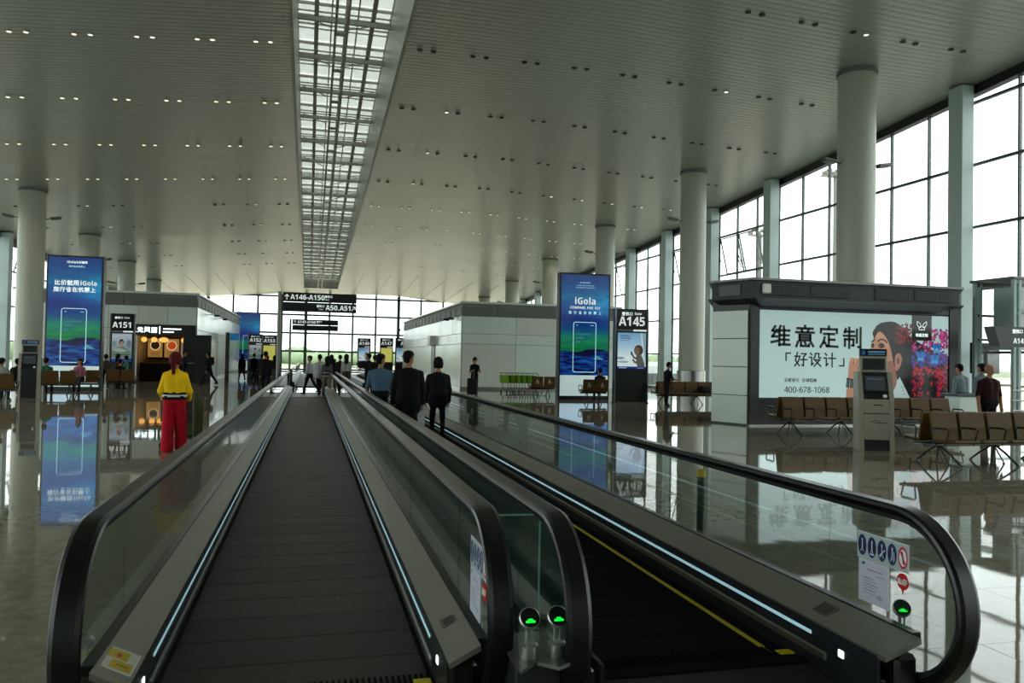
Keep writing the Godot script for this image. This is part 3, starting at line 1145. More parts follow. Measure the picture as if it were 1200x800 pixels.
# called on the walkway root; cx, z0 are its own place, everything below is local
func walkway(label: String, cx: float, z_near: float, len: float, dark: bool, belt0: float, belt1: float, off := 0.865, late := 0.0) -> Node3D:
	var ex := off - 0.875      # what a wider walkway adds on each side
	var w := thing("moving_walkway", label, "moving walkway", Vector3(cx, 0, z_near))
	# the pallets
	var pm := MB.new()
	pm.box(Vector3(0, -0.02, 0), Vector3(1.335, 0.04, 0.392), 0.004)
	var pallet := pm.mesh()
	var n := int((belt1 - belt0) / 0.4)
	for k in n:
		var z := -belt0 - (k + 0.5) * 0.4
		var key = ("dark_pallet%d" if dark else "pallet%d") % rng.randi_range(0, 2)
		put(pallet, "pallet", M[key], w, Transform3D(Basis.IDENTITY, Vector3(0, 0.012, z)))
	if dark:
		for s in [-1, 1]:
			bx("yellow_edge", Vector3(s * 0.56, 0.0125, -(belt0 + belt1) / 2), Vector3(0.035, 0.004, belt1 - belt0), M.yellow, w)
	bx("pit", Vector3(0, -0.1, -len / 2), Vector3(1.36, 0.06, len - 0.4), M.matte, w)
	# comb plates and landing plates
	for e in [[belt0, 1.0, 0.3], [belt1, -1.0, len - 0.3]]:
		var far: bool = e[1] < 0
		var cmb := MB.new()
		for k in 45:
			cmb.box(Vector3(-0.66 + k * 0.03, 0.018, -e[0]), Vector3(0.012, 0.012, 0.16))
		cmb.box(Vector3(0, 0.012, -e[0] + e[1] * 0.12), Vector3(1.36, 0.03, 0.12), 0.006)
		obj(cmb, "comb_plate", M["dark_pallet0"] if not far else M.dull_steel, w)
		if not far:
			for s in [-1, 1]:
				bx("comb_marker", Vector3(s * 0.62, 0.03, -e[0] + 0.04), Vector3(0.09, 0.006, 0.06), M.yellow, w)
		var c: float = (e[0] + e[2]) / 2 - e[1] * 0.18 * 0.5
		bx("landing_plate", Vector3(0, 0.0, -c), Vector3(1.36, 0.03, absf(e[0] - e[2]) - 0.18), M.dull_steel if far else M.matte, w, 0.004)
	# balustrades
	for s in [-1, 1]:
		var g := hub("balustrade", w)
		var whole := len
		if s < 0:
			g.position.z = -late
			len -= late
		var path := rail_path(len, 0.42, 0.505)
		var prof := [Vector2(-0.035, -0.005), Vector2(-0.028, -0.02), Vector2(0.028, -0.02), Vector2(0.035, -0.005), Vector2(0.054, 0.0), Vector2(0.060, 0.016), Vector2(0.054, 0.03), Vector2(0.036, 0.038), Vector2(-0.036, 0.038), Vector2(-0.054, 0.03), Vector2(-0.060, 0.016), Vector2(-0.054, 0.0)]
		obj(sweep_rail(path, s * off, prof), "handrail", M.rubber, g)
		var gp := [Vector2(-0.016, -0.045), Vector2(0.016, -0.045), Vector2(0.036, -0.016), Vector2(-0.036, -0.016)]
		obj(sweep_rail(path, s * off, gp), "handrail_guide", M.charcoal, g)
		# glass: straight panes and two rounded ends
		var x = s * off
		var y0 := 0.335
		var first := 1.0
		var span := len - 2.0
		var panes := int(round(span / 2.2))
		var pw := span / panes
		var gm := MB.new()
		gm.box(Vector3(0, 0, 0), Vector3(0.012, 0.88 - y0, pw - 0.008))
		var pane := gm.mesh()
		for k in panes:
			put(pane, "glass_panel", M.balustrade, g, Transform3D(Basis.IDENTITY, Vector3(x, (y0 + 0.88) / 2, -first - (k + 0.5) * pw)))
		for e in [0, 1]:
			var poly := PackedVector2Array()
			var r := 0.375
			for k in 17:
				var a := -PI / 2 + PI * k / 16
				poly.append(Vector2(0.42 - cos(a) * r, 0.505 + sin(a) * r))
			poly.append(Vector2(first, 0.88))
			poly.append(Vector2(first, y0))
			poly.append(Vector2(0.62, y0))
			poly.append(Vector2(0.62, 0.13))
			var nb := MB.new()
			# local x of the polygon runs along the walkway
			nb.xf = Transform3D(Basis(Vector3(0, 0, -1), Vector3(0, 1, 0), Vector3(1, 0, 0)), Vector3(x, 0, 0)) if e == 0 else Transform3D(Basis(Vector3(0, 0, 1), Vector3(0, 1, 0), Vector3(-1, 0, 0)), Vector3(x, 0, -len))
			nb.extrude(poly, -0.006, 0.006)
			obj(nb, "glass_panel", M.balustrade, g)
		# inner deck: a sloping metal cover, cut in lengths
		var d0 := 0.24 if not (dark and s < 0) else 0.9
		var d1 := len - 0.3
		var dn := maxi(1, int(round((d1 - d0) / 3.0)))
		var dl := (d1 - d0) / dn
		for k in dn:
			var dk := MB.new()
			dk.xf = Transform3D(Basis.IDENTITY, Vector3(0, 0, -d0 - (k + 0.5) * dl))
			var h := dl / 2 - 0.002
			var pr := PackedVector2Array([Vector2(s * 0.685, 0.262), Vector2(s * (0.845 + ex), 0.338), Vector2(s * (0.845 + ex), 0.31), Vector2(s * 0.69, 0.236)])
			dk.extrude(pr, -h, h)
			obj(dk, "deck_cover", M.deck, g)
		var gk := MB.new()
		gk.box(Vector3(s * (0.868 + ex), 0.325, -len / 2), Vector3(0.05, 0.045, len - 0.6))
		obj(gk, "gasket", M.rubber, g)
		var skt := MB.new()
		skt.box(Vector3(s * 0.695, 0.13, -len / 2), Vector3(0.02, 0.24, len - 0.6))
		obj(skt, "skirt_panel", M.charcoal, g)
		bx("skirt_rail", Vector3(s * 0.675, 0.105, -len / 2 - 0.1), Vector3(0.024, 0.045, len - 1.15), M.steel, g, 0.008)
		bx("light_strip", Vector3(s * 0.684, 0.19, -len / 2), Vector3(0.008, 0.018 if dark else 0.013, len - 1.65), M.led, g)
		bx("end_light", Vector3(s * 0.684, 0.16, -0.57), Vector3(0.01, 0.04, 0.045), M.white_led, g, 0.004)
		# outer cladding down to the floor and the handrail entry box
		var oc := MB.new()
		oc.box(Vector3(s * (0.945 + ex), 0.1, -len / 2), Vector3(0.12, 0.2, len - 1.15), 0.004)
		obj(oc, "outer_cladding", M.dull_steel, g)
		for e in [0, 1]:
			var z := -0.62 if e == 0 else -len + 0.62
			var eb := MB.new()
			eb.box(Vector3(s * (0.765 + ex), 0.14, z + (0.33 if e == 0 else -0.33)), Vector3(0.13, 0.24, 0.1), 0.02)
			eb.box(Vector3(s * (0.875 + ex), 0.1, z + (0.12 if e == 0 else -0.12)), Vector3(0.13, 0.13, 0.22), 0.03)
			obj(eb, "handrail_inlet", M.rubber, g)
		len = whole
	return w

func picto_strip(w: float, h: float) -> Image:
	var p := Pic.new(256, 64, Color(0.62, 0.68, 0.70))
	for k in 5:
		var c := Vector2(0.1 + 0.2 * k, 0.5)
		if k < 4:
			p.oval(c, Vector2(0.088, 0.40), Color(0.03, 0.07, 0.25))
			var wh := Color(0.75, 0.8, 0.9)
			p.oval(c + Vector2(0.0, -0.2), Vector2(0.014, 0.06), wh)
			p.line([c + Vector2(0, -0.12), c + Vector2(0, 0.1)], 0.018, wh)
			p.line([c + Vector2(-0.03, 0.26), c + Vector2(0, 0.08), c + Vector2(0.03, 0.26)], 0.012, wh)
			if k == 2:
				p.line([c + Vector2(-0.055, 0.22), c + Vector2(0.06, -0.06)], 0.014, wh)
			elif k == 1:
				p.line([c + Vector2(-0.04, 0.27), c + Vector2(0.045, 0.27)], 0.014, wh)
			elif k == 3:
				p.line([c + Vector2(0.03, -0.1), c + Vector2(0.045, 0.2)], 0.012, wh)
		else:
			p.oval(c, Vector2(0.088, 0.40), Color(0.75, 0.05, 0.08))
			p.oval(c, Vector2(0.068, 0.31), Color(0.85, 0.86, 0.87))
			p.line([c + Vector2(-0.02, -0.2), c + Vector2(0.02, 0.2)], 0.03, Color(0.08, 0.08, 0.08))
			p.line([c + Vector2(-0.05, -0.22), c + Vector2(0.05, 0.22)], 0.018, Color(0.75, 0.05, 0.08))
	return p.im

func notice_sheet() -> Image:
	var p := Pic.new(128, 192, Color(0.72, 0.74, 0.80))
	p.line([Vector2(0.08, 0.1), Vector2(0.92, 0.1)], 0.006, Color(0.5, 0.5, 0.6))
	p.oval(Vector2(0.16, 0.08), Vector2(0.05, 0.035), Color(0.1, 0.2, 0.35))
	p.line([Vector2(0.28, 0.2), Vector2(0.78, 0.2)], 0.03, Color(0.6, 0.25, 0.3))
	p.line([Vector2(0.62, 0.3), Vector2(0.88, 0.3)], 0.015, Color(0.25, 0.25, 0.3))
	for k in 6:
		p.line([Vector2(0.16, 0.42 + 0.07 * k), Vector2(0.5 + 0.07 * (k % 3), 0.42 + 0.07 * k)], 0.018, Color(0.3, 0.3, 0.36))
	p.oval(Vector2(0.72, 0.8), Vector2(0.1, 0.06), Color(0.6, 0.6, 0.68))
	return p.im

# safety print on the inner face of a glass end; faces -x of the walkway it is stuck to
func stickers(root: Node3D, off: float, z_near: float, z_a: float) -> void:
	var strip := paint(Color.WHITE, 0.5)
	strip.albedo_texture = ImageTexture.create_from_image(picto_strip(0.4, 0.14))
	var note := paint(Color.WHITE, 0.6)
	note.albedo_texture = ImageTexture.create_from_image(notice_sheet())
	var x := off - 0.011
	var zl := z_a - z_near
	for e in [["safety_sticker", "strip of four blue and one red warning pictograms on the glass", Vector3(x, 0.695, zl - 0.19), 0.39, 0.145, strip], ["paper_notice", "white printed paper notice taped to the glass", Vector3(x, 0.505, zl - 0.255), 0.235, 0.225, note]]:
		var o := bx(e[0], Vector3.ZERO, Vector3(e[3], e[4], 0.003), M.white, root)
		o.position = e[2] + Vector3(0.002, 0, 0)
		o.rotation.y = -PI / 2
		tag(o, e[1])
		sheet("print", Vector3(0, 0, 0.0022), e[3] - 0.004, e[4] - 0.004, e[5], o)
	var st := MB.new()
	var circle := PackedVector2Array()
	for k in 24:
		circle.append(Vector2(cos(TAU * k / 24), sin(TAU * k / 24)) * 0.042)
	st.extrude(circle, -0.0015, 0.0015)
	st.extrude(PackedVector2Array([Vector2(-0.008, -0.04), Vector2(0.008, -0.04), Vector2(0.0, -0.066)]), -0.0015, 0.0015)
	var so := obj(st, "stop_sticker", paint(Color(0.72, 0.03, 0.05), 0.5), root)
	so.position = Vector3(x, 0.575, zl - 0.035)
	so.rotation.y = -PI / 2
	tag(so, "round red emergency stop sticker with white characters")
	glyphs("急停", 0.03, 0.034, Vector3(0, 0, 0.003), 0.16, M.white, so)

func indicator(label: String, at: Vector3, turn: float, lamp: StandardMaterial3D, proto: Node3D = null) -> Node3D:
	var o := thing("direction_indicator", label, "indicator light", at, turn)
	var b := MB.new()
	b.lathe(Vector3.ZERO, [Vector2(0, 0), Vector2(0.05, 0), Vector2(0.05, 0.06), Vector2(0.034, 0.07), Vector2(0, 0.07)], 20)
	obj(b, "base", M.steel, o)
	var s := MB.new()
	s.tube([Vector3(-0.012, 0.06, 0), Vector3(-0.012, 0.16, 0)], 0.01)
	s.tube([Vector3(0.014, 0.06, 0), Vector3(0.014, 0.16, 0)], 0.006)
	obj(s, "stem", M.steel, o)
	var t := MB.new()
	t.lathe(Vector3.ZERO, [Vector2(0.054, 0.005), Vector2(0.054, 0.17)], 20)
	obj(t, "glass_tube", M.clear, o)
	var h := MB.new()
	h.xf = Transform3D(Basis(Vector3(1, 0, 0), 0.95), Vector3(0, 0.19, 0))
	h.lathe(Vector3.ZERO, [Vector2(0, -0.012), Vector2(0.054, -0.012), Vector2(0.056, 0.012), Vector2(0.05, 0.018)], 24)
	obj(h, "rim", M.steel, o)
	var f := MB.new()
	f.xf = h.xf
	f.lathe(Vector3.ZERO, [Vector2(0.05, 0.0165), Vector2(0.0, 0.018)], 24)
	obj(f, "face", M.black, o)
	if lamp:
		var l := MB.new()
		l.xf = h.xf
		l.box(Vector3(0, 0.021, 0.022), Vector3(0.05, 0.004, 0.012), 0.002)
		l.box(Vector3(0, 0.021, 0.012), Vector3(0.026, 0.004, 0.01), 0.002)
		obj(l, "arrow_lamp", lamp, o)
	o.scale = Vector3.ONE * 0.85
	return o

func build_walkways() -> void:
	var zn := -3.42
	var length := 33.0
	var a := walkway("grey moving walkway with ribbed pallets running ahead between glass balustrades", -0.025, zn, length, false, 0.68, 28.85, 0.865)
	var b := walkway("black moving walkway with yellow pallet edges that three walking travellers ride", 2.065, -3.08, length + 0.3, true, 1.02, 29.2, 0.925, 0.16)
	stickers(a, 0.865, zn, -3.66)
	stickers(b, 0.925, -3.08, -3.44)
	# a yellow and white warning label on the deck of the first walkway, near its end
	var lab := Pic.new(96, 64, Color(0.75, 0.76, 0.72))
	lab.poly([Vector2(0.08, 0.1), Vector2(0.72, 0.1), Vector2(0.72, 0.48), Vector2(0.08, 0.48)], Color(0.75, 0.65, 0.08))
	lab.poly([Vector2(0.28, 0.54), Vector2(0.95, 0.54), Vector2(0.95, 0.92), Vector2(0.28, 0.92)], Color(0.75, 0.62, 0.08))
	lab.oval(Vector2(0.42, 0.3), Vector2(0.08, 0.1), Color(0.7, 0.25, 0.1))
	lab.line([Vector2(0.5, 0.72), Vector2(0.85, 0.72)], 0.04, Color(0.5, 0.42, 0.1))
	var lm := paint(Color.WHITE, 0.5)
	lm.albedo_texture = ImageTexture.create_from_image(lab.im)
	var lo := bx("warning_label", Vector3.ZERO, Vector3(0.15, 0.24, 0.002), M.white, a)
	lo.transform = Transform3D(Basis(Vector3(0, 0, 1), -0.444) * Basis(Vector3(1, 0, 0), -PI / 2), Vector3(-0.765, 0.3025, -0.47))
	tag(lo, "yellow and white warning label stuck on the deck")
	sheet("print", Vector3(0, 0, 0.0015), 0.145, 0.235, lm, lo)
	for e in [[a, 0.77, -0.72], [b, 0.79, -0.85]]:
		var pl := bx("type_plate", Vector3.ZERO, Vector3(0.1, 0.13, 0.002), M.dull_steel, e[0])
		pl.transform = Transform3D(Basis(Vector3(0, 0, 1), 0.444) * Basis(Vector3(1, 0, 0), -PI / 2), Vector3(e[1], 0.3045, e[2]))
		tag(pl, "small metal type plate with dark rows of print")
		for k in 4:
			bx("print", Vector3(0.0, 0.042 - 0.027 * k, 0.0015), Vector3(0.07, 0.012, 0.001), M.charcoal, pl)
	walkway("grey moving walkway seen beyond the end of the ribbed walkway ahead", -0.04, -42.5, 33.0, false, 1.0, 31.8)
	walkway("black moving walkway beyond the far end of the one with yellow pallet edges", 2.06, -42.5, 33.0, true, 1.0, 31.8)
	# the steel cover between the two walkways, its end boxed in
	var cover := thing("steel_cover", "brushed steel cover plate between the two near walkways under the green lamps", "floor cover", Vector3(1.0, 0, 0))
	bx("top_plate", Vector3(0, 0.332, -20.0), Vector3(0.10, 0.012, 32.0), M.steel, cover, 0.003)
	var nose := MB.new()
	nose.prism(PackedVector2Array([Vector2(-0.13, -3.62), Vector2(0.10, -3.62), Vector2(0.10, -3.22), Vector2(0.04, -3.18), Vector2(-0.04, -3.26), Vector2(-0.13, -3.17)]), 0.385, 0.40)
	obj(nose, "nose_plate", M.dull_steel, cover)
	bx("end_box", Vector3(-0.015, 0.19, -3.46), Vector3(0.21, 0.38, 0.34), M.charcoal, cover, 0.01)
	# a clear glass stop panel across that gap
	var gp := thing("glass_screen", "clear upright glass screen closing the gap between the two near walkways", "glass screen", Vector3(1.0, 0.338, -3.86))
	bx("pane", Vector3(0, 0.28, 0), Vector3(0.285, 0.56, 0.012), M.balustrade, gp)
	for e in [Vector3(0.144, 0.28, 0), Vector3(-0.144, 0.28, 0)]:
		bx("polished_edge", e, Vector3(0.006, 0.56, 0.014), M.green_edge, gp)
	bx("polished_edge", Vector3(0, 0.562, 0), Vector3(0.285, 0.006, 0.014), M.green_edge, gp)
	for s in [-1, 1]:
		bx("clamp", Vector3(s * 0.1, 0.02, 0), Vector3(0.04, 0.05, 0.03), M.steel, gp, 0.004)
	indicator("green lit direction lamp beside the clear glass screen, next to the ribbed walkway", Vector3(0.945, 0.40, -3.32), 0.0, M.green_led)
	indicator("green lit direction lamp between the walkways, next to the black walkway", Vector3(1.072, 0.40, -3.32), 0.0, M.green_led)
	indicator("green lit direction lamp outside the glass that carries the bigger set of stickers", Vector3(3.10, 0.225, -3.62), -0.5, M.green_led)
	indicator("dim red direction lamp half hidden behind the curved handrail by the stickers", Vector3(0.905, 0.345, -4.0), 0.0, M.red_led)
	indicator("unlit direction lamp outside the glass near the yellow warning label", Vector3(-0.96, 0.205, -3.98), PI, null)
	var bo := thing("bollard", "slim grey bollard with a yellow top seen through the balustrade glass", "bollard", Vector3(3.35, 0, -6.35))
	var bb := MB.new()
	bb.lathe(Vector3.ZERO, [Vector2(0.08, 0), Vector2(0.08, 0.02), Vector2(0.035, 0.03), Vector2(0.035, 0.68)], 18)
	obj(bb, "post", M.charcoal, bo)
	var bt := MB.new()
	bt.lathe(Vector3.ZERO, [Vector2(0.035, 0.68), Vector2(0.042, 0.69), Vector2(0.042, 0.74), Vector2(0.0, 0.75)], 18)
	obj(bt, "cap", M.yellow, bo)

# ---------------------------------------------------------------- overhead signs
func arrow_mesh(mb: MB, c: Vector3, s: float, turn: float) -> void:
	var old := mb.xf
	mb.xf = Transform3D(Basis(Vector3(0, 0, 1), turn), c)
	var w := s * 0.13
	mb.bar(Vector3(0, -s * 0.5, 0), Vector3(0, s * 0.45, 0), w, 0.008, Vector3(0, 0, 1))
	mb.bar(Vector3(-s * 0.38, s * 0.08, 0), Vector3(0.02 * s, s * 0.5, 0), w, 0.008, Vector3(0, 0, 1))
	mb.bar(Vector3(s * 0.38, s * 0.08, 0), Vector3(-0.02 * s, s * 0.5, 0), w, 0.008, Vector3(0, 0, 1))
	mb.xf = old

func build_signs() -> void:
	var o := thing("direction_sign", "tall double black direction sign reading A146-A150 and A50, A51 on a post", "sign", Vector3(-1.25, 0, -34.0))
	var p := MB.new()
	p.tube([Vector3(0, 0, 0), Vector3(0, 4.28, 0)], 0.085, 14)
	p.lathe(Vector3.ZERO, [Vector2(0.16, 0), Vector2(0.16, 0.03), Vector2(0.1, 0.05)], 18)
	obj(p, "post", M.dull_steel, o)
	bx("upper_board", Vector3(1.62, 4.07, 0.02), Vector3(2.98, 0.385, 0.12), M.black, o, 0.01)
	bx("lower_board", Vector3(1.62, 3.665, 0.02), Vector3(2.98, 0.385, 0.12), M.black, o, 0.01)
	var z := 0.085
	var a := MB.new()
	arrow_mesh(a, Vector3(0.28, 4.06, z), 0.22, 0.0)
	obj(a, "arrow", M.sign_white, o)
	letters("A146-A150", 0.20, Vector3(0.42, 3.97, z), M.sign_white, o, true, 0.0, 0)
	glyphs("登机口", 0.10, 0.11, Vector3(1.80, 4.125, z), 0.12, M.sign_white, o, 0)
	letters("Gate", 0.06, Vector3(1.80, 3.97, z), M.sign_white, o, false, 0.0, 0)
	glyphs("登机口", 0.10, 0.11, Vector3(1.48, 3.72, z), 0.12, M.sign_white, o, 0)
	letters("Gate", 0.06, Vector3(1.56, 3.565, z), M.sign_white, o, false, 0.0, 0)
	letters("A50.A51", 0.20, Vector3(1.84, 3.565, z), M.sign_white, o, true, 0.0, 0)
	var a2 := MB.new()
	arrow_mesh(a2, Vector3(2.98, 3.655, z), 0.22, -PI / 4)
	obj(a2, "arrow", M.sign_white, o)
	var q := thing("direction_sign", "smaller black direction sign reading A147-A150 on a thin post", "sign", Vector3(-0.98, 0, -41.6))
	var pq := MB.new()
	pq.tube([Vector3(0, 0, 0), Vector3(0, 3.5, 0)], 0.055, 12)
	pq.lathe(Vector3.ZERO, [Vector2(0.2, 0), Vector2(0.2, 0.03), Vector2(0.08, 0.05)], 18)
	obj(pq, "post", M.dull_steel, q)
	bx("upper_board", Vector3(1.22, 3.35, 0.02), Vector3(2.26, 0.27, 0.1), M.black, q, 0.01)
	bx("lower_board", Vector3(1.22, 3.06, 0.02), Vector3(2.26, 0.27, 0.1), M.black, q, 0.01)
	var a3 := MB.new()
	arrow_mesh(a3, Vector3(0.22, 3.35, 0.075), 0.14, 0.0)
	obj(a3, "arrow", M.sign_white, q)
	letters("A147-A150", 0.13, Vector3(0.34, 3.285, 0.075), M.sign_white, q, true, 0.0, 0)
	glyphs("登机口", 0.08, 0.09, Vector3(1.28, 3.39, 0.075), 0.12, M.sign_white, q, 0)
	letters("Gate", 0.045, Vector3(1.28, 3.29, 0.075), M.sign_white, q, false, 0.0, 0)

# ---------------------------------------------------------------- service blocks
# panels on a wall: face 0 looks to +z at z, face 1 looks to +x / -x at x
func panel_wall(parent: Node3D, axis: int, at: float, sgn: float, a0: float, a1: float, rows: Array, step: float, skip := []) -> void:
	var n := maxi(1, int(round((a1 - a0) / step)))
	var w := (a1 - a0) / n
	for r in rows.size() - 1:
		var h: float = rows[r + 1] - rows[r]
		for k in n:
			var c := a0 + (k + 0.5) * w
			var hide := false
			for s in skip:
				if c > s[0] and c < s[1] and rows[r] < s[2]:
					hide = true
			if hide:
				continue
			var mid := Vector3(c, rows[r] + h / 2, at + sgn * 0.02) if axis == 0 else Vector3(at + sgn * 0.02, rows[r] + h / 2, -c)
			var size := Vector3(w - 0.02, h - 0.02, 0.04) if axis == 0 else Vector3(0.04, h - 0.02, w - 0.02)
			bx("wall_panel", mid, size, M.panel if (k + r) % 3 else M.panel_b, parent, 0.006)

func louvre_band(parent: Node3D, axis: int, at: float, sgn: float, a0: float, a1: float, y0: float, y1: float) -> void:
	var n := maxi(1, int(round((a1 - a0) / 1.7)))
	var w := (a1 - a0) / n
	for k in n:
		var c := a0 + (k + 0.5) * w
		var g := MB.new()
		var m := 6
		for j in m:
			var y := y0 + (y1 - y0) * (j + 0.5) / m
			var lw := w - 0.34
			g.box(Vector3(c, y, at + sgn * 0.03) if axis == 0 else Vector3(at + sgn * 0.03, y, -c), Vector3(lw, 0.045, 0.03) if axis == 0 else Vector3(0.03, 0.045, lw))
		var fr := Vector3(c, (y0 + y1) / 2, at + sgn * 0.006) if axis == 0 else Vector3(at + sgn * 0.006, (y0 + y1) / 2, -c)
		g.box(fr, Vector3(w - 0.3, y1 - y0, 0.012) if axis == 0 else Vector3(0.012, y1 - y0, w - 0.3))
		obj(g, "louvre", M.louvre, parent)

func cctv(label: String, at: Vector3, turn: float, dome := false) -> void:
	var o := thing("security_camera", label, "camera", at, turn)
	var b := MB.new()
	b.bar(Vector3(0, 0, 0), Vector3(0, 0.02, 0.35), 0.05, 0.05)
	obj(b, "bracket", M.white, o)
	var h := MB.new()
	if dome:
		h.ball(Vector3(0, -0.12, 0.36), Vector3(0.13, 0.14, 0.13), 12)
	else:
		h.box(Vector3(0, -0.06, 0.42), Vector3(0.13, 0.13, 0.34), 0.03)
	obj(h, "housing", M.charcoal, o)

func service_block(label: String, x0: float, x1: float, d0: float, d1: float, h: float, inner: int, skip_front := [], hollow := Vector2.ZERO) -> Node3D:
	# inner: +1 when the long side that faces the walkways is x1, -1 when it is x0
	var o := thing("service_block", label, "building", Vector3.ZERO)
	var core := MB.new()
	if hollow == Vector2.ZERO:
		core.box(Vector3((x0 + x1) / 2, h / 2, -(d0 + d1) / 2), Vector3(x1 - x0 - 0.02, h, d1 - d0 - 0.02))
	else:
		# a room is left open at the front between hollow.x and hollow.y
		var back := d0 + 5.2
		core.box(Vector3((x0 + x1) / 2, h / 2, -(back + d1) / 2), Vector3(x1 - x0 - 0.02, h, d1 - back - 0.02))
		core.box(Vector3((x0 + hollow.x) / 2, h / 2, -(d0 + back) / 2 - 0.005), Vector3(hollow.x - x0, h, back - d0 - 0.01))
		core.box(Vector3((hollow.y + x1) / 2, h / 2, -(d0 + back) / 2 - 0.005), Vector3(x1 - hollow.y - 0.02, h, back - d0 - 0.01))
		core.box(Vector3((hollow.x + hollow.y) / 2, (h + 3.25) / 2, -(d0 + back) / 2 - 0.005), Vector3(hollow.y - hollow.x, h - 3.25, back - d0 - 0.01))
	obj(core, "core", M.seam, o)
	var rows := [0.12, 2.45, 3.0, h - 0.72]
	panel_wall(o, 0, -d0, 1, x0, x1, rows, 1.55 if hollow != Vector2.ZERO else 3.0, skip_front)
	louvre_band(o, 0, -d0, 1, x0, x1, h - 0.66, h - 0.24)
	var sx := x1 if inner > 0 else x0
	var gap := [] if hollow != Vector2.ZERO else [[d0 + 9.0, d0 + 10.3, 2.5]]
	panel_wall(o, 1, sx, inner, d0, d1, rows, 1.5, gap)
	louvre_band(o, 1, sx, inner, d0, d1, h - 0.66, h - 0.24)
	var roof := MB.new()
	roof.box(Vector3((x0 + x1) / 2, h + 0.02, -(d0 + d1) / 2), Vector3(x1 - x0 + 0.3, 0.12, d1 - d0 + 0.3), 0.03)
	obj(roof, "roof_slab", M.panel, o)
	var pl := MB.new()
	if hollow == Vector2.ZERO:
		pl.box(Vector3((x0 + x1) / 2, 0.06, -d0 + 0.03), Vector3(x1 - x0, 0.12, 0.06))
	else:
		pl.box(Vector3((x0 + hollow.x) / 2, 0.06, -d0 + 0.03), Vector3(hollow.x - x0, 0.12, 0.06))
	pl.box(Vector3(sx + inner * 0.03, 0.06, -(d0 + d1) / 2), Vector3(0.06, 0.12, d1 - d0))
	obj(pl, "plinth", M.steel, o)
	return o

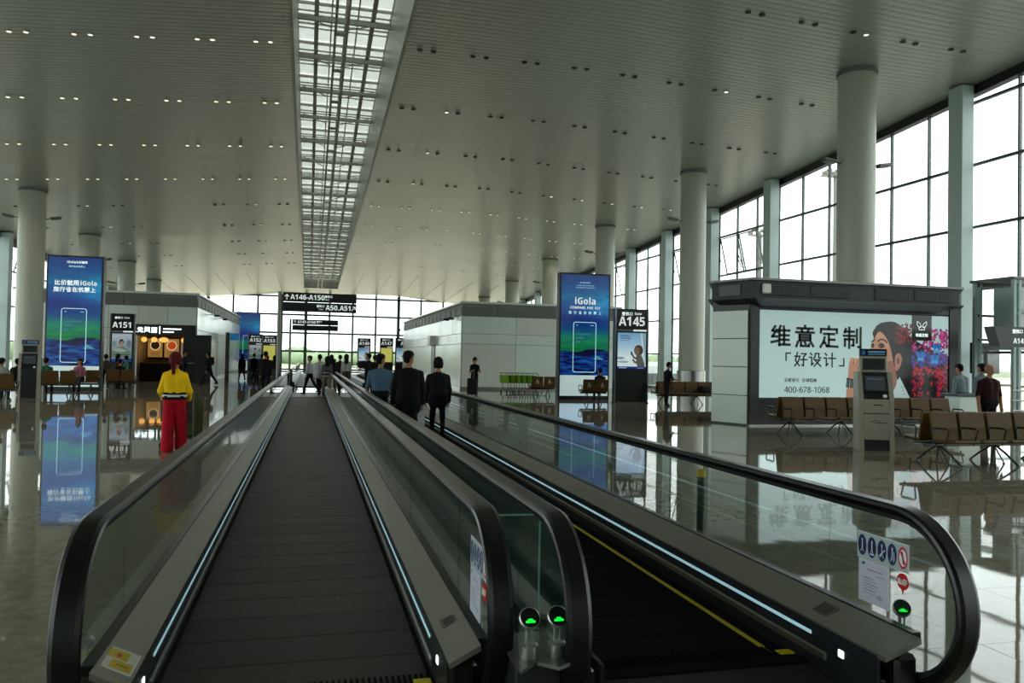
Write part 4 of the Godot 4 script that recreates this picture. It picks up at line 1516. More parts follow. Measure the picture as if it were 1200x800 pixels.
func build_blocks() -> void:
	# the plain white block beyond the billboard side totems
	var o := service_block("white panelled service block with a louvred top, luggage carts parked before it", 7.9, 16.9, 42.0, 69.5, 4.66, -1)
	var d := MB.new()
	d.box(Vector3(7.86, 1.25, -51.65), Vector3(0.08, 2.38, 1.25), 0.01)
	obj(d, "door", M.charcoal, o)
	var ds := MB.new()
	ds.box(Vector3(7.7, 2.78, -51.7), Vector3(0.36, 0.62, 1.0), 0.03)
	obj(ds, "door_sign", M.white, o)
	cctv("dark security camera at the near top corner of the white block", Vector3(7.85, 3.9, -43.0), -PI / 2 - 0.4)
	cctv("second security camera just past the corner of the white block", Vector3(7.85, 3.9, -44.6), -PI / 2 + 0.3)
	cctv("dome security camera at the far end of the white block", Vector3(7.8, 4.1, -69.0), -PI / 2, true)
	cctv("security camera on the front of the white block near the louvres", Vector3(14.2, 3.75, -41.95), 0.5)
	cctv("security camera on the front of the white block, turned the other way", Vector3(14.9, 3.75, -41.95), -0.5)
	# the block with the tea shop
	var s := service_block("white panelled service block with a dark shop built into its front", -15.5, -6.3, 48.3, 76.5, 5.0, 1, [[-9.8, -6.3, 2.9]], Vector2(-9.75, -6.42))
	bx("shop_fascia", Vector3(-8.0, 2.93, -48.2), Vector3(3.4, 0.62, 0.2), M.black, s, 0.01)
	glyphs("三元风面", 0.30, 0.36, Vector3(-9.72, 2.93, -48.09), 0.16, M.white_led, s, 0)
	bx("sign_stripe", Vector3(-8.2, 2.93, -48.09), Vector3(0.06, 0.42, 0.02), M.white_led, s)
	bx("sign_line", Vector3(-7.55, 3.0, -48.09), Vector3(0.95, 0.07, 0.02), M.white_led, s)
	bx("sign_line", Vector3(-7.75, 2.83, -48.09), Vector3(0.58, 0.07, 0.02), M.white_led, s)
	var wood := paint(Color(0.16, 0.11, 0.06), 0.6)
	bx("shop_back_wall", Vector3(-8.08, 1.6, -53.4), Vector3(3.3, 3.2, 0.1), wood, s)
	bx("shop_shelf", Vector3(-8.08, 1.18, -52.2), Vector3(3.2, 0.08, 0.4), wood, s)
	bx("partition", Vector3(-6.2, 1.35, -48.1), Vector3(1.5, 2.7, 0.10), paint(Color(0.07, 0.065, 0.045), 0.35), s, 0.01)
	bx("partition", Vector3(-6.62, 1.35, -50.4), Vector3(0.06, 2.6, 2.9), paint(Color(0.06, 0.055, 0.04), 0.4), s)
	var counter := thing("shop_counter", "dark shop counter under the lit menu boards", "counter", Vector3(-8.3, 0, -50.6))
	bx("body", Vector3(0, 0.5, 0), Vector3(2.6, 1.0, 0.6), M.matte, counter, 0.01)
	bx("top", Vector3(0, 1.03, 0), Vector3(2.7, 0.06, 0.7), M.charcoal, counter, 0.01)
	# menu boards: lit prints with a round dish picture
	for k in 3:
		var mb_ := thing("menu_board", ["lit menu board with a picture of a dark round bowl", "lit menu board with a picture of an orange dish", "pale lit menu board with columns of small print"][k], "menu board", Vector3(-9.25 + 0.95 * k, 1.95, -52.9))
		var p := Pic.new(96, 128, Color(0.62, 0.50, 0.26) if k < 2 else Color(0.55, 0.52, 0.44))
		if k < 2:
			p.oval(Vector2(0.5, 0.36), Vector2(0.36, 0.27), Color(0.85, 0.82, 0.75))
			p.oval(Vector2(0.5, 0.36), Vector2(0.29, 0.22), Color(0.12, 0.08, 0.06) if k == 0 else Color(0.72, 0.28, 0.06))
			for j in 4:
				p.line([Vector2(0.2, 0.72 + 0.06 * j), Vector2(0.8, 0.72 + 0.06 * j)], 0.025, Color(0.3, 0.22, 0.1))
		else:
			for j in 9:
				p.line([Vector2(0.1, 0.12 + 0.09 * j), Vector2(0.42, 0.12 + 0.09 * j)], 0.03, Color(0.3, 0.28, 0.22))
				p.line([Vector2(0.55, 0.12 + 0.09 * j), Vector2(0.9, 0.12 + 0.09 * j)], 0.03, Color(0.3, 0.28, 0.22))
		bx("case", Vector3(0, 0, -0.03), Vector3(0.88, 1.2, 0.06), M.black, mb_, 0.008)
		sheet("screen", Vector3(0, 0, 0.003), 0.84, 1.14, screen(p.im, 0.5), mb_)
	for k in 4:
		var gl := thing("globe_lamp", ["warm globe lamp half hidden by the gate A151 totem", "warm globe lamp over the dark bowl menu", "broad warm globe lamp over the orange dish menu", "warm globe lamp hanging alone beside the dark partition"][k], "lamp", Vector3([-9.5, -8.95, -8.42, -7.3][k], 2.42, -50.8), 0.0, "")
		var bb := MB.new()
		bb.ball(Vector3.ZERO, Vector3(0.17, 0.155, 0.17) if k != 2 else Vector3(0.27, 0.15, 0.2), 14)
		obj(bb, "globe", glow(Color(1.0, 0.74, 0.36), 1.1), gl)
		var st := MB.new()
		st.tube([Vector3(0, 0.15, 0), Vector3(0, 0.84, 0)], 0.01, 6)
		obj(st, "cord", M.black, gl)
		var li := OmniLight3D.new()
		li.name = "light"
		li.light_color = Color(1.0, 0.72, 0.36)
		li.light_energy = 0.6
		li.light_size = 0.1
		li.omni_range = 60.0
		li.omni_attenuation = 2.0
		li.shadow_enabled = true
		gl.add_child(li)
	cctv("security camera on the walkway side of the shop block", Vector3(-6.25, 4.15, -54.0), PI / 2 + 0.3)
	cctv("second security camera along the walkway side of the shop block", Vector3(-6.25, 4.15, -59.5), PI / 2 - 0.3)
	# a lit blue pole sign and post beside the block
	var ps := thing("pole_sign", "small blue lit sign on a grey post along the shop block", "sign", Vector3(-5.75, 0, -60.5))
	var pb := MB.new()
	pb.box(Vector3(0, 1.6, 0), Vector3(0.28, 3.2, 0.18), 0.02)
	obj(pb, "post", M.dull_steel, ps)
	bx("screen", Vector3(0.46, 2.9, 0.0), Vector3(0.6, 0.5, 0.12), glow(Color(0.12, 0.38, 0.55), 0.6), ps, 0.02)

# ---------------------------------------------------------------- lit totems
func travel_print(seed_: int) -> Image:
	var w := 240
	var h := 520
	var im := Image.create(w, h, false, Image.FORMAT_RGB8)
	var nz := FastNoiseLite.new()
	nz.seed = seed_
	nz.frequency = 0.02
	nz.fractal_octaves = 3
	var stops := [[0.0, Color(0.05, 0.20, 0.45)], [0.12, Color(0.04, 0.28, 0.52)], [0.22, Color(0.03, 0.38, 0.56)], [0.32, Color(0.05, 0.30, 0.56)], [0.44, Color(0.05, 0.15, 0.44)], [0.52, Color(0.03, 0.24, 0.48)], [0.60, Color(0.06, 0.44, 0.40)], [0.67, Color(0.10, 0.52, 0.30)], [0.73, Color(0.05, 0.44, 0.24)], [0.76, Color(0.04, 0.10, 0.36)], [0.88, Color(0.05, 0.22, 0.52)], [1.0, Color(0.04, 0.14, 0.42)]]
	for y in h:
		var v := float(y) / h
		var col := Color.BLACK
		for k in stops.size() - 1:
			if v >= stops[k][0] and v <= stops[k + 1][0]:
				col = (stops[k][1] as Color).lerp(stops[k + 1][1], (v - stops[k][0]) / (stops[k + 1][0] - stops[k][0]))
		for x in w:
			var u := float(x) / w
			var c := col
			if v < 0.74:
				var g := exp(-pow((u - 0.95) / 0.35, 2.0) - pow((v - 0.30) / 0.12, 2.0))
				c = c.lerp(Color(0.10, 0.62, 0.80), g * 0.75)
				c = c.lerp(Color(0.06, 0.13, 0.46), 0.35 * clampf(nz.get_noise_2d(x * 0.5, y * 1.2) + 0.2, 0, 1))
			else:
				# a rough sea, with one breaking crest
				var n := nz.get_noise_2d(x * 0.45, y * 2.4)
				c = c.lerp(Color(0.10, 0.42, 0.66), clampf(n * 1.3, 0, 0.6))
				c = c.lerp(Color(0.02, 0.03, 0.18), clampf(-n * 2.0, 0, 0.85))
				var ridge := 0.775 - 0.055 * exp(-pow((u - 0.72) / 0.25, 2.0)) - 0.02 * exp(-pow((u - 0.1) / 0.15, 2.0))
				if v < ridge:
					c = stops[8][1]
				elif v < ridge + 0.07 * exp(-pow((u - 0.55) / 0.25, 2.0)):
					c = c.lerp(Color(0.05, 0.03, 0.16), 0.75)
				var peak := 0.80 + 0.045 * absf(u - 0.76) / (0.08 if u < 0.76 else 0.17)
				if v > peak and v < 0.842:
					c = c.lerp(Color(0.30, 0.66, 0.72), 0.95 - 9.0 * (v - peak))
			im.set_pixel(x, y, c)
	return im

func area_glow(parent: Node3D, c: Vector3, w: float, h: float, col: Color, energy: float) -> void:
	var l := AreaLight3D.new()
	l.name = "panel_light"
	l.area_size = Vector2(w, h)
	l.light_color = col
	l.light_energy = energy
	l.area_range = 60.0
	l.shadow_enabled = true
	l.position = c
	l.rotation.y = PI       # shines along its -z, out of the face
	parent.add_child(l)

func travel_totem(label: String, at: Vector3, turn: float, w: float, h: float, english: bool, small := false) -> Node3D:
	var o := thing("advertising_totem", label, "advertising totem", at, turn)
	bx("case", Vector3(0, h / 2, -0.2), Vector3(w, h, 0.38), M.charcoal, o, 0.02)
	var base := 0.16
	var white_h := 0.88
	var pw := w - 0.16
	var ph := h - base - white_h - 0.08
	if not M.has("travel"):
		M["travel"] = screen(travel_print(3), 0.55)
	sheet("poster", Vector3(0, base + white_h + ph / 2, 0.003), pw, ph, M.travel, o)
	if not M.has("lightbox"):
		M["lightbox"] = glow(Color(0.80, 0.88, 0.88), 0.42)
	bx("white_panel", Vector3(0, base + white_h / 2, 0.0), Vector3(pw, white_h, 0.006), M.lightbox, o)
	var top := h - 0.08
	var z := 0.008
	# outline of a telephone
	var fr := MB.new()
	var pts := []
	var pw2 := pw * 0.235
	var ph2 := ph * 0.248
	var py := base + white_h + ph * 0.28
	for q in [[1, 1], [-1, 1], [-1, -1], [1, -1]]:
		for k in 6:
			var a: float = [0.0, PI / 2, PI, PI * 1.5][[[1, 1], [-1, 1], [-1, -1], [1, -1]].find(q)] + PI / 2 * k / 5.0
			pts.append(Vector3(q[0] * (pw2 - 0.09) + cos(a) * 0.09, py + q[1] * (ph2 - 0.09) + sin(a) * 0.09, z))
	for k in pts.size():
		fr.bar(pts[k], pts[(k + 1) % pts.size()], 0.03, 0.006, Vector3(0, 0, 1))
	fr.bar(Vector3(-pw2 * 0.75, py + ph2 * 0.88, z), Vector3(-pw2 * 0.6, py + ph2 * 0.88, z), 0.02, 0.006, Vector3(0, 0, 1))
	fr.bar(Vector3(pw2 * 0.5, py + ph2 * 0.88, z), Vector3(pw2 * 0.8, py + ph2 * 0.88, z), 0.02, 0.006, Vector3(0, 0, 1))
	if not M.has("phone_line"):
		M["phone_line"] = glow(Color(0.72, 0.90, 0.92), 0.5)
		M["dim_text"] = glow(Color(0.35, 0.55, 0.72), 0.3)
	obj(fr, "phone_outline", M.phone_line, o)
	if small:
		return o
	if english:
		glyphs("旅行省在机票上", 0.05, 0.075, Vector3(0, top - 0.33, z), 0.13, M.phone_line, o)
		letters("Compare fares and travel deals", 0.04, Vector3(0, top - 0.47, z), M.phone_line, o, false)
		letters("Travel saving starts from the ticket", 0.04, Vector3(0, top - 0.56, z), M.phone_line, o, false)
		letters("iGola", 0.28, Vector3(0, top - 1.26, z), M.sign_white, o)
		letters("COMPARE. PAY. FLY", 0.105, Vector3(0, top - 1.46, z), M.sign_white, o)
		glyphs("旅行省在机票上", 0.13, 0.225, Vector3(0, top - 1.62, z), 0.12, M.phone_line, o)
	else:
		letters("iGola", 0.10, Vector3(-0.16, top - 0.25, z), M.sign_white, o)
		glyphs("比价就用", 0.10, 0.11, Vector3(0.24, top - 0.2, z), 0.15, M.sign_white, o)
		glyphs("旅行省在机票上", 0.07, 0.09, Vector3(0.06, top - 0.38, z), 0.13, M.phone_line, o)
		glyphs("比价就用", 0.22, 0.24, Vector3(-0.78, top - 1.08, z), 0.13, M.sign_white, o, 0)
		letters("iGola", 0.19, Vector3(0.19, top - 1.175, z), M.sign_white, o, true, 0.0, 0)
		glyphs("旅行省在机票上", 0.21, 0.235, Vector3(0.0, top - 1.36, z), 0.13, M.sign_white, o)
	for k in 3:
		glyphs(["比价就用旅行省", "在机票上", "就用"][k], 0.075, 0.09, Vector3(-pw2 * 0.72, py + ph2 * (0.52 - 0.15 * k), z), 0.12, M.dim_text, o, 0)
	area_glow(o, Vector3(0, h / 2, 0.05), pw, h - 0.4, Color(0.45, 0.65, 0.9), 1.2)
	return o

func flight_child_print() -> Image:
	var p := Pic.new(160, 200, Color(0.45, 0.60, 0.72))
	for y in 200:
		var t := y / 200.0
		p.im.fill_rect(Rect2i(0, y, 160, 1), Color(0.42, 0.60, 0.74).lerp(Color(0.80, 0.86, 0.88), clampf(t * 1.5, 0, 1)))
	p.oval(Vector2(0.35, 0.75), Vector2(0.4, 0.12), Color(0.82, 0.87, 0.88))
	p.oval(Vector2(0.1, 0.70), Vector2(0.16, 0.035), Color(0.5, 0.58, 0.6))
	p.oval(Vector2(0.2, 0.80), Vector2(0.2, 0.03), Color(0.55, 0.63, 0.65))
	p.poly([Vector2(0.80, 0.0), Vector2(0.86, 0.0), Vector2(1.0, 0.9), Vector2(0.94, 0.9)], Color(0.72, 0.78, 0.8))
	p.poly([Vector2(0.86, 0.0), Vector2(1.0, 0.0), Vector2(1.0, 0.9)], Color(0.5, 0.62, 0.68))
	var dark := Color(0.20, 0.19, 0.18)
	p.oval(Vector2(0.74, 0.48), Vector2(0.16, 0.15), Color(0.27, 0.23, 0.2))
	p.oval(Vector2(0.69, 0.51), Vector2(0.09, 0.11), Color(0.42, 0.35, 0.3))
	p.poly(p.curve([Vector2(0.66, 0.64), Vector2(0.84, 0.62), Vector2(0.96, 0.95), Vector2(0.72, 0.95)]), Color(0.34, 0.33, 0.31))
	p.line([Vector2(0.72, 0.72), Vector2(0.58, 0.68), Vector2(0.50, 0.58)], 0.06, Color(0.34, 0.3, 0.27))
	p.line([Vector2(0.74, 0.84), Vector2(0.60, 0.80), Vector2(0.55, 0.74)], 0.07, Color(0.36, 0.32, 0.28))
	p.oval(Vector2(0.49, 0.56), Vector2(0.03, 0.05), dark)
	p.poly([Vector2(0, 0.93), Vector2(1, 0.93), Vector2(1, 1), Vector2(0, 1)], Color(0.10, 0.17, 0.42))
	p.line([Vector2(0.06, 0.965), Vector2(0.32, 0.965)], 0.02, Color(0.7, 0.75, 0.85))
	p.line([Vector2(0.7, 0.965), Vector2(0.92, 0.965)], 0.015, Color(0.7, 0.75, 0.85))
	p.line([Vector2(0.1, 0.09), Vector2(0.42, 0.09)], 0.02, Color(0.2, 0.28, 0.4))
	p.line([Vector2(0.1, 0.15), Vector2(0.46, 0.15)], 0.03, Color(0.15, 0.22, 0.35))
	p.line([Vector2(0.1, 0.21), Vector2(0.4, 0.21)], 0.015, Color(0.25, 0.34, 0.45))
	return p.im

func spa_print() -> Image:
	var p := Pic.new(160, 200, Color(0.50, 0.58, 0.60))
	for y in 200:
		p.im.fill_rect(Rect2i(0, y, 160, 1), Color(0.62, 0.66, 0.72).lerp(Color(0.35, 0.45, 0.42), y / 200.0))
	for k in 5:
		p.line([Vector2(0.0, 0.1 + 0.07 * k), Vector2(1.0, 0.04 + 0.09 * k)], 0.04, Color(0.72 - 0.05 * k, 0.74 - 0.05 * k, 0.76 - 0.03 * k))
	p.oval(Vector2(0.12, 0.36), Vector2(0.1, 0.1), Color(0.45, 0.5, 0.52))
	p.oval(Vector2(0.85, 0.36), Vector2(0.12, 0.14), Color(0.40, 0.45, 0.50))
	p.oval(Vector2(0.48, 0.30), Vector2(0.11, 0.10), Color(0.13, 0.10, 0.10))
	p.oval(Vector2(0.49, 0.36), Vector2(0.08, 0.10), Color(0.62, 0.48, 0.42))
	p.poly(p.curve([Vector2(0.05, 0.60), Vector2(0.42, 0.47), Vector2(0.62, 0.47), Vector2(0.98, 0.72), Vector2(0.90, 0.88), Vector2(0.05, 0.84)]), Color(0.36, 0.46, 0.40))
	p.poly(p.curve([Vector2(0.02, 0.58), Vector2(0.40, 0.52), Vector2(0.75, 0.60), Vector2(0.45, 0.66)]), Color(0.58, 0.60, 0.56))
	p.line([Vector2(0.12, 0.76), Vector2(0.88, 0.74)], 0.035, Color(0.22, 0.30, 0.28))
	p.poly([Vector2(0, 0.88), Vector2(1, 0.84), Vector2(1, 1), Vector2(0, 1)], Color(0.14, 0.24, 0.52))
	p.line([Vector2(0.0, 0.89), Vector2(1.0, 0.85)], 0.02, Color(0.6, 0.68, 0.8))
	return p.im

func gate_totem(label: String, gate: String, at: Vector3, turn: float, w: float, h: float, art: StandardMaterial3D) -> Node3D:
	var o := thing("gate_totem", label, "gate sign", at, turn)
	var body := MB.new()
	body.box(Vector3(0, h / 2, -0.14), Vector3(w, h, 0.28), 0.015)
	obj(body, "body", M.charcoal, o)
	bx("side_trim", Vector3(-w / 2 + 0.015, h / 2, 0.0), Vector3(0.05, h, 0.03), M.steel, o)
	bx("side_trim", Vector3(w / 2 - 0.015, h / 2, 0.0), Vector3(0.05, h, 0.03), M.steel, o)
	bx("header", Vector3(0, h - 0.45, 0.0), Vector3(w - 0.1, 0.88, 0.02), M.black, o)
	letters(gate, w * 0.25, Vector3(0, h - 0.68, 0.014), M.sign_white, o)
	glyphs("登机口", w * 0.1, w * 0.115, Vector3(-w * 0.15, h - 0.20, 0.014), 0.13, M.sign_white, o)
	letters("Gate", w * 0.07, Vector3(w * 0.18, h - 0.235, 0.014), M.sign_white, o)
	bx("status_strip", Vector3(-w * 0.22, h - 0.86, 0.012), Vector3(w * 0.46, 0.07, 0.01), M.louvre, o)
	bx("status_strip", Vector3(w * 0.24, h - 0.86, 0.012), Vector3(w * 0.40, 0.07, 0.01), M.sign_white, o)
	var sh := h * 0.385
	bx("screen_bezel", Vector3(0, h - 0.96 - sh / 2, 0.004), Vector3(w - 0.1, sh + 0.06, 0.02), M.black, o)
	sheet("screen", Vector3(0, h - 0.96 - sh / 2, 0.016), w - 0.2, sh, art, o)
	bx("foot", Vector3(0, 0.02, -0.12), Vector3(w + 0.06, 0.05, 0.36), M.dull_steel, o, 0.01)
	return o

func build_totems() -> void:
	travel_totem("tall blue lightbox totem reading iGola COMPARE. PAY. FLY beside gate sign A145", Vector3(11.40, 0, -32.2), 0.0, 2.32, 5.42, true)
	travel_totem("tall blue lightbox totem with the Chinese iGola advert, beside gate sign A151", Vector3(-9.68, 0, -37.0), 0.0, 2.2, 5.7, false)
	travel_totem("distant narrow blue lightbox totem at the far end of the shop block", Vector3(-5.6, 0, -78.0), 0.35, 2.2, 5.6, false, true)
	M["child_art"] = screen(flight_child_print(), 0.6)
	M["spa_art"] = screen(spa_print(), 0.5)
	var a := gate_totem("dark gate totem reading A145 with a picture of a toddler at a window", "A145", Vector3(12.52, 0, -29.7), 0.0, 1.42, 3.78, M.child_art)
	area_glow(a, Vector3(0, 2.1, 0.06), 1.2, 1.4, Color(0.8, 0.9, 1.0), 0.5)
	gate_totem("dark gate totem reading A151 with a picture of a resting woman, before the shop", "A151", Vector3(-8.72, 0, -41.4), 0.0, 1.08, 3.5, M.spa_art)
	var blue := screen(spa_print(), 0.5)
	var yel := glow(Color(0.80, 0.78, 0.40), 0.6)
	for e in [["A147", "distant gate totem with a pale yellow timetable, reading A147", 7.05, -76.0, yel, 0.0], ["A149", "distant gate totem with a teal screen before the end window", 5.15, -79.0, M.child_art, 0.1], ["A", "distant gate totem with a pale blue screen close to the white block", 8.3, -74.0, M.child_art, 0.0], ["A152", "distant gate totem beyond the shop block, dark with a blue screen", -4.7, -74.0, blue, 0.25], ["A153", "distant gate totem with a yellow timetable past the shop block", -3.6, -76.0, yel, 0.1]]:
		gate_totem(e[1], e[0], Vector3(e[2], 0, e[3]), e[5], 1.25, 3.45, e[4])

# ---------------------------------------------------------------- the billboard kiosk
func billboard_print() -> Image:
	var p := Pic.new(1024, 400, Color(0.66, 0.76, 0.76))
	for y in 400:
		p.im.fill_rect(Rect2i(0, y, 1024, 1), Color(0.64, 0.74, 0.74).lerp(Color(0.70, 0.80, 0.80), y / 400.0))
	var r := RandomNumberGenerator.new()
	r.seed = 77
	# the dark ground behind the hair and the flowers
	var hair := Color(0.07, 0.05, 0.055)
	p.poly(p.curve([Vector2(0.585, 0.26), Vector2(0.60, 0.16), Vector2(0.64, 0.10), Vector2(0.70, 0.09), Vector2(0.75, 0.16), Vector2(0.80, 0.28), Vector2(0.90, 0.40), Vector2(1.0, 0.50), Vector2(1.01, 0.8), Vector2(1.01, 1.04), Vector2(0.80, 1.04), Vector2(0.76, 0.9), Vector2(0.70, 0.70), Vector2(0.66, 0.45)]), hair)
	p.poly([Vector2(0.80, 0.5), Vector2(1.0, 0.48), Vector2(1.0, 1.0), Vector2(0.79, 1.0)], Color(0.06, 0.04, 0.05))
	# face in profile, turned to the left
	var skin := Color(0.66, 0.46, 0.36)
	var shade := Color(0.50, 0.33, 0.26)
	p.poly(p.curve([Vector2(0.592, 0.27), Vector2(0.583, 0.36), Vector2(0.572, 0.40), Vector2(0.556, 0.50), Vector2(0.572, 0.58), Vector2(0.570, 0.66), Vector2(0.580, 0.76), Vector2(0.60, 0.80), Vector2(0.66, 0.76), Vector2(0.70, 0.62), Vector2(0.69, 0.42), Vector2(0.66, 0.28), Vector2(0.62, 0.22)]), skin)
	p.poly(p.curve([Vector2(0.64, 0.62), Vector2(0.69, 0.55), Vector2(0.71, 0.68), Vector2(0.715, 0.80), Vector2(0.70, 0.92), Vector2(0.66, 0.86), Vector2(0.63, 0.80)]), shade)
	p.poly(p.curve([Vector2(0.598, 0.24), Vector2(0.63, 0.20), Vector2(0.67, 0.30), Vector2(0.665, 0.42), Vector2(0.64, 0.34), Vector2(0.61, 0.30)]), Color(0.72, 0.52, 0.42))
	# brow and eyes
	p.line([Vector2(0.610, 0.325), Vector2(0.625, 0.300), Vector2(0.645, 0.305), Vector2(0.66, 0.34)], 0.007, Color(0.12, 0.07, 0.06))
	p.oval(Vector2(0.630, 0.375), Vector2(0.017, 0.030), Color(0.15, 0.09, 0.08))
	p.oval(Vector2(0.623, 0.376), Vector2(0.004, 0.008), Color(0.40, 0.32, 0.29))
	p.line([Vector2(0.578, 0.335), Vector2(0.592, 0.305)], 0.007, Color(0.12, 0.07, 0.06))
	p.oval(Vector2(0.583, 0.375), Vector2(0.009, 0.028), Color(0.15, 0.09, 0.08))
	p.poly(p.curve([Vector2(0.575, 0.66), Vector2(0.592, 0.645), Vector2(0.61, 0.67), Vector2(0.592, 0.70)]), Color(0.55, 0.16, 0.16))
	# hair over the brow and the ear
	p.poly(p.curve([Vector2(0.588, 0.30), Vector2(0.60, 0.15), Vector2(0.66, 0.09), Vector2(0.74, 0.14), Vector2(0.79, 0.30), Vector2(0.80, 0.60), Vector2(0.76, 0.86), Vector2(0.735, 0.74), Vector2(0.70, 0.60), Vector2(0.68, 0.40), Vector2(0.65, 0.26), Vector2(0.615, 0.21)]), hair)
	p.poly(p.curve([Vector2(0.705, 0.50), Vector2(0.73, 0.46), Vector2(0.742, 0.54), Vector2(0.728, 0.64), Vector2(0.708, 0.66)]), Color(0.62, 0.42, 0.36))
	p.oval(Vector2(0.722, 0.55), Vector2(0.008, 0.04), Color(0.40, 0.22, 0.2))
	# collar
	p.poly([Vector2(0.73, 0.74), Vector2(0.79, 1.0), Vector2(0.66, 1.0), Vector2(0.66, 0.86), Vector2(0.70, 0.90)], Color(0.68, 0.76, 0.76))
	for k in 3:
		p.line([Vector2(0.74 + 0.004 * k, 0.86 + 0.04 * k), Vector2(0.752 + 0.004 * k, 0.87 + 0.04 * k)], 0.003, Color(0.45, 0.5, 0.52))
	# the raised fist and wristband
	p.poly(p.curve([Vector2(0.447, 1.02), Vector2(0.452, 0.80), Vector2(0.456, 0.66), Vector2(0.462, 0.56), Vector2(0.478, 0.53), Vector2(0.500, 0.535), Vector2(0.53, 0.54), Vector2(0.55, 0.57), Vector2(0.545, 0.62), Vector2(0.525, 0.70), Vector2(0.508, 0.78), Vector2(0.505, 1.02)]), skin)
	for k in 4:
		p.oval(Vector2(0.473 + 0.020 * k, 0.55 + 0.004 * k), Vector2(0.010, 0.030), Color(0.72, 0.50, 0.40))
		p.line([Vector2(0.483 + 0.020 * k, 0.54), Vector2(0.482 + 0.018 * k, 0.60)], 0.003, shade)
	p.poly([Vector2(0.50, 0.64), Vector2(0.545, 0.60), Vector2(0.525, 0.70)], shade)
	p.poly([Vector2(0.447, 0.76), Vector2(0.512, 0.79), Vector2(0.510, 0.89), Vector2(0.443, 0.87)], Color(0.06, 0.07, 0.09))
	for k in 5:
		p.line([Vector2(0.452 + 0.012 * k, 0.785 + 0.004 * k), Vector2(0.450 + 0.012 * k, 0.865 + 0.004 * k)], 0.004, Color(0.55, 0.6, 0.6) if k % 2 else Color(0.3, 0.4, 0.45))
	# flowers: many small petals in pinks, reds, purples and blues
	for k in 620:
		var c := Vector2(r.randf_range(0.80, 0.995), r.randf_range(0.16, 0.97))
		if c.x < 0.86 and c.y < 0.55 and r.randf() < 0.75:
			continue
		if c.y > 0.7 and absf(c.x - 0.90) < 0.035 and r.randf() < 0.85:
			continue
		if c.y > 0.88 and r.randf() < 0.5:
			continue
		var col := Color(0.55, 0.06, 0.18)
		var t := r.randf()
		if c.y < 0.42:
			col = Color(0.60, 0.16, 0.45) if t < 0.5 else Color(0.72, 0.28, 0.50) if t < 0.75 else Color(0.35, 0.06, 0.25)
		elif c.y < 0.62:
			col = Color(0.16, 0.18, 0.60) if t < 0.35 else Color(0.35, 0.18, 0.58) if t < 0.6 else Color(0.10, 0.42, 0.66) if t < 0.75 else Color(0.45, 0.08, 0.30)
		else:
			col = Color(0.66, 0.10, 0.16) if t < 0.4 else Color(0.55, 0.08, 0.32) if t < 0.7 else Color(0.30, 0.03, 0.08)
		p.oval(c, Vector2(r.randf_range(0.004, 0.012), r.randf_range(0.008, 0.022)), col, r.randf() * PI, 7)
	for k in 120:
		var c := Vector2(r.randf_range(0.70, 0.81), r.randf_range(0.11, 0.34))
		p.oval(c, Vector2(r.randf_range(0.004, 0.011), r.randf_range(0.006, 0.014)), Color(0.50, 0.06, 0.12) if r.randf() < 0.6 else Color(0.25, 0.03, 0.06), r.randf() * PI, 7)
	for e in [[Vector2(0.845, 0.50), 0.030], [Vector2(0.925, 0.53), 0.034], [Vector2(0.935, 0.40), 0.03]]:
		for s in [-1, 1]:
			p.oval(e[0] + Vector2(s * e[1] * 0.4, -0.03), Vector2(e[1] * 0.4, 0.035), Color(0.10, 0.40, 0.72), s * 0.6, 10)
			p.oval(e[0] + Vector2(s * e[1] * 0.3, 0.025), Vector2(e[1] * 0.3, 0.028), Color(0.20, 0.55, 0.78), -s * 0.6, 10)
	# black label
	p.poly([Vector2(0.795, 0.0), Vector2(0.905, 0.0), Vector2(0.905, 0.30), Vector2(0.795, 0.30)], Color(0.06, 0.06, 0.065))
	return p.im

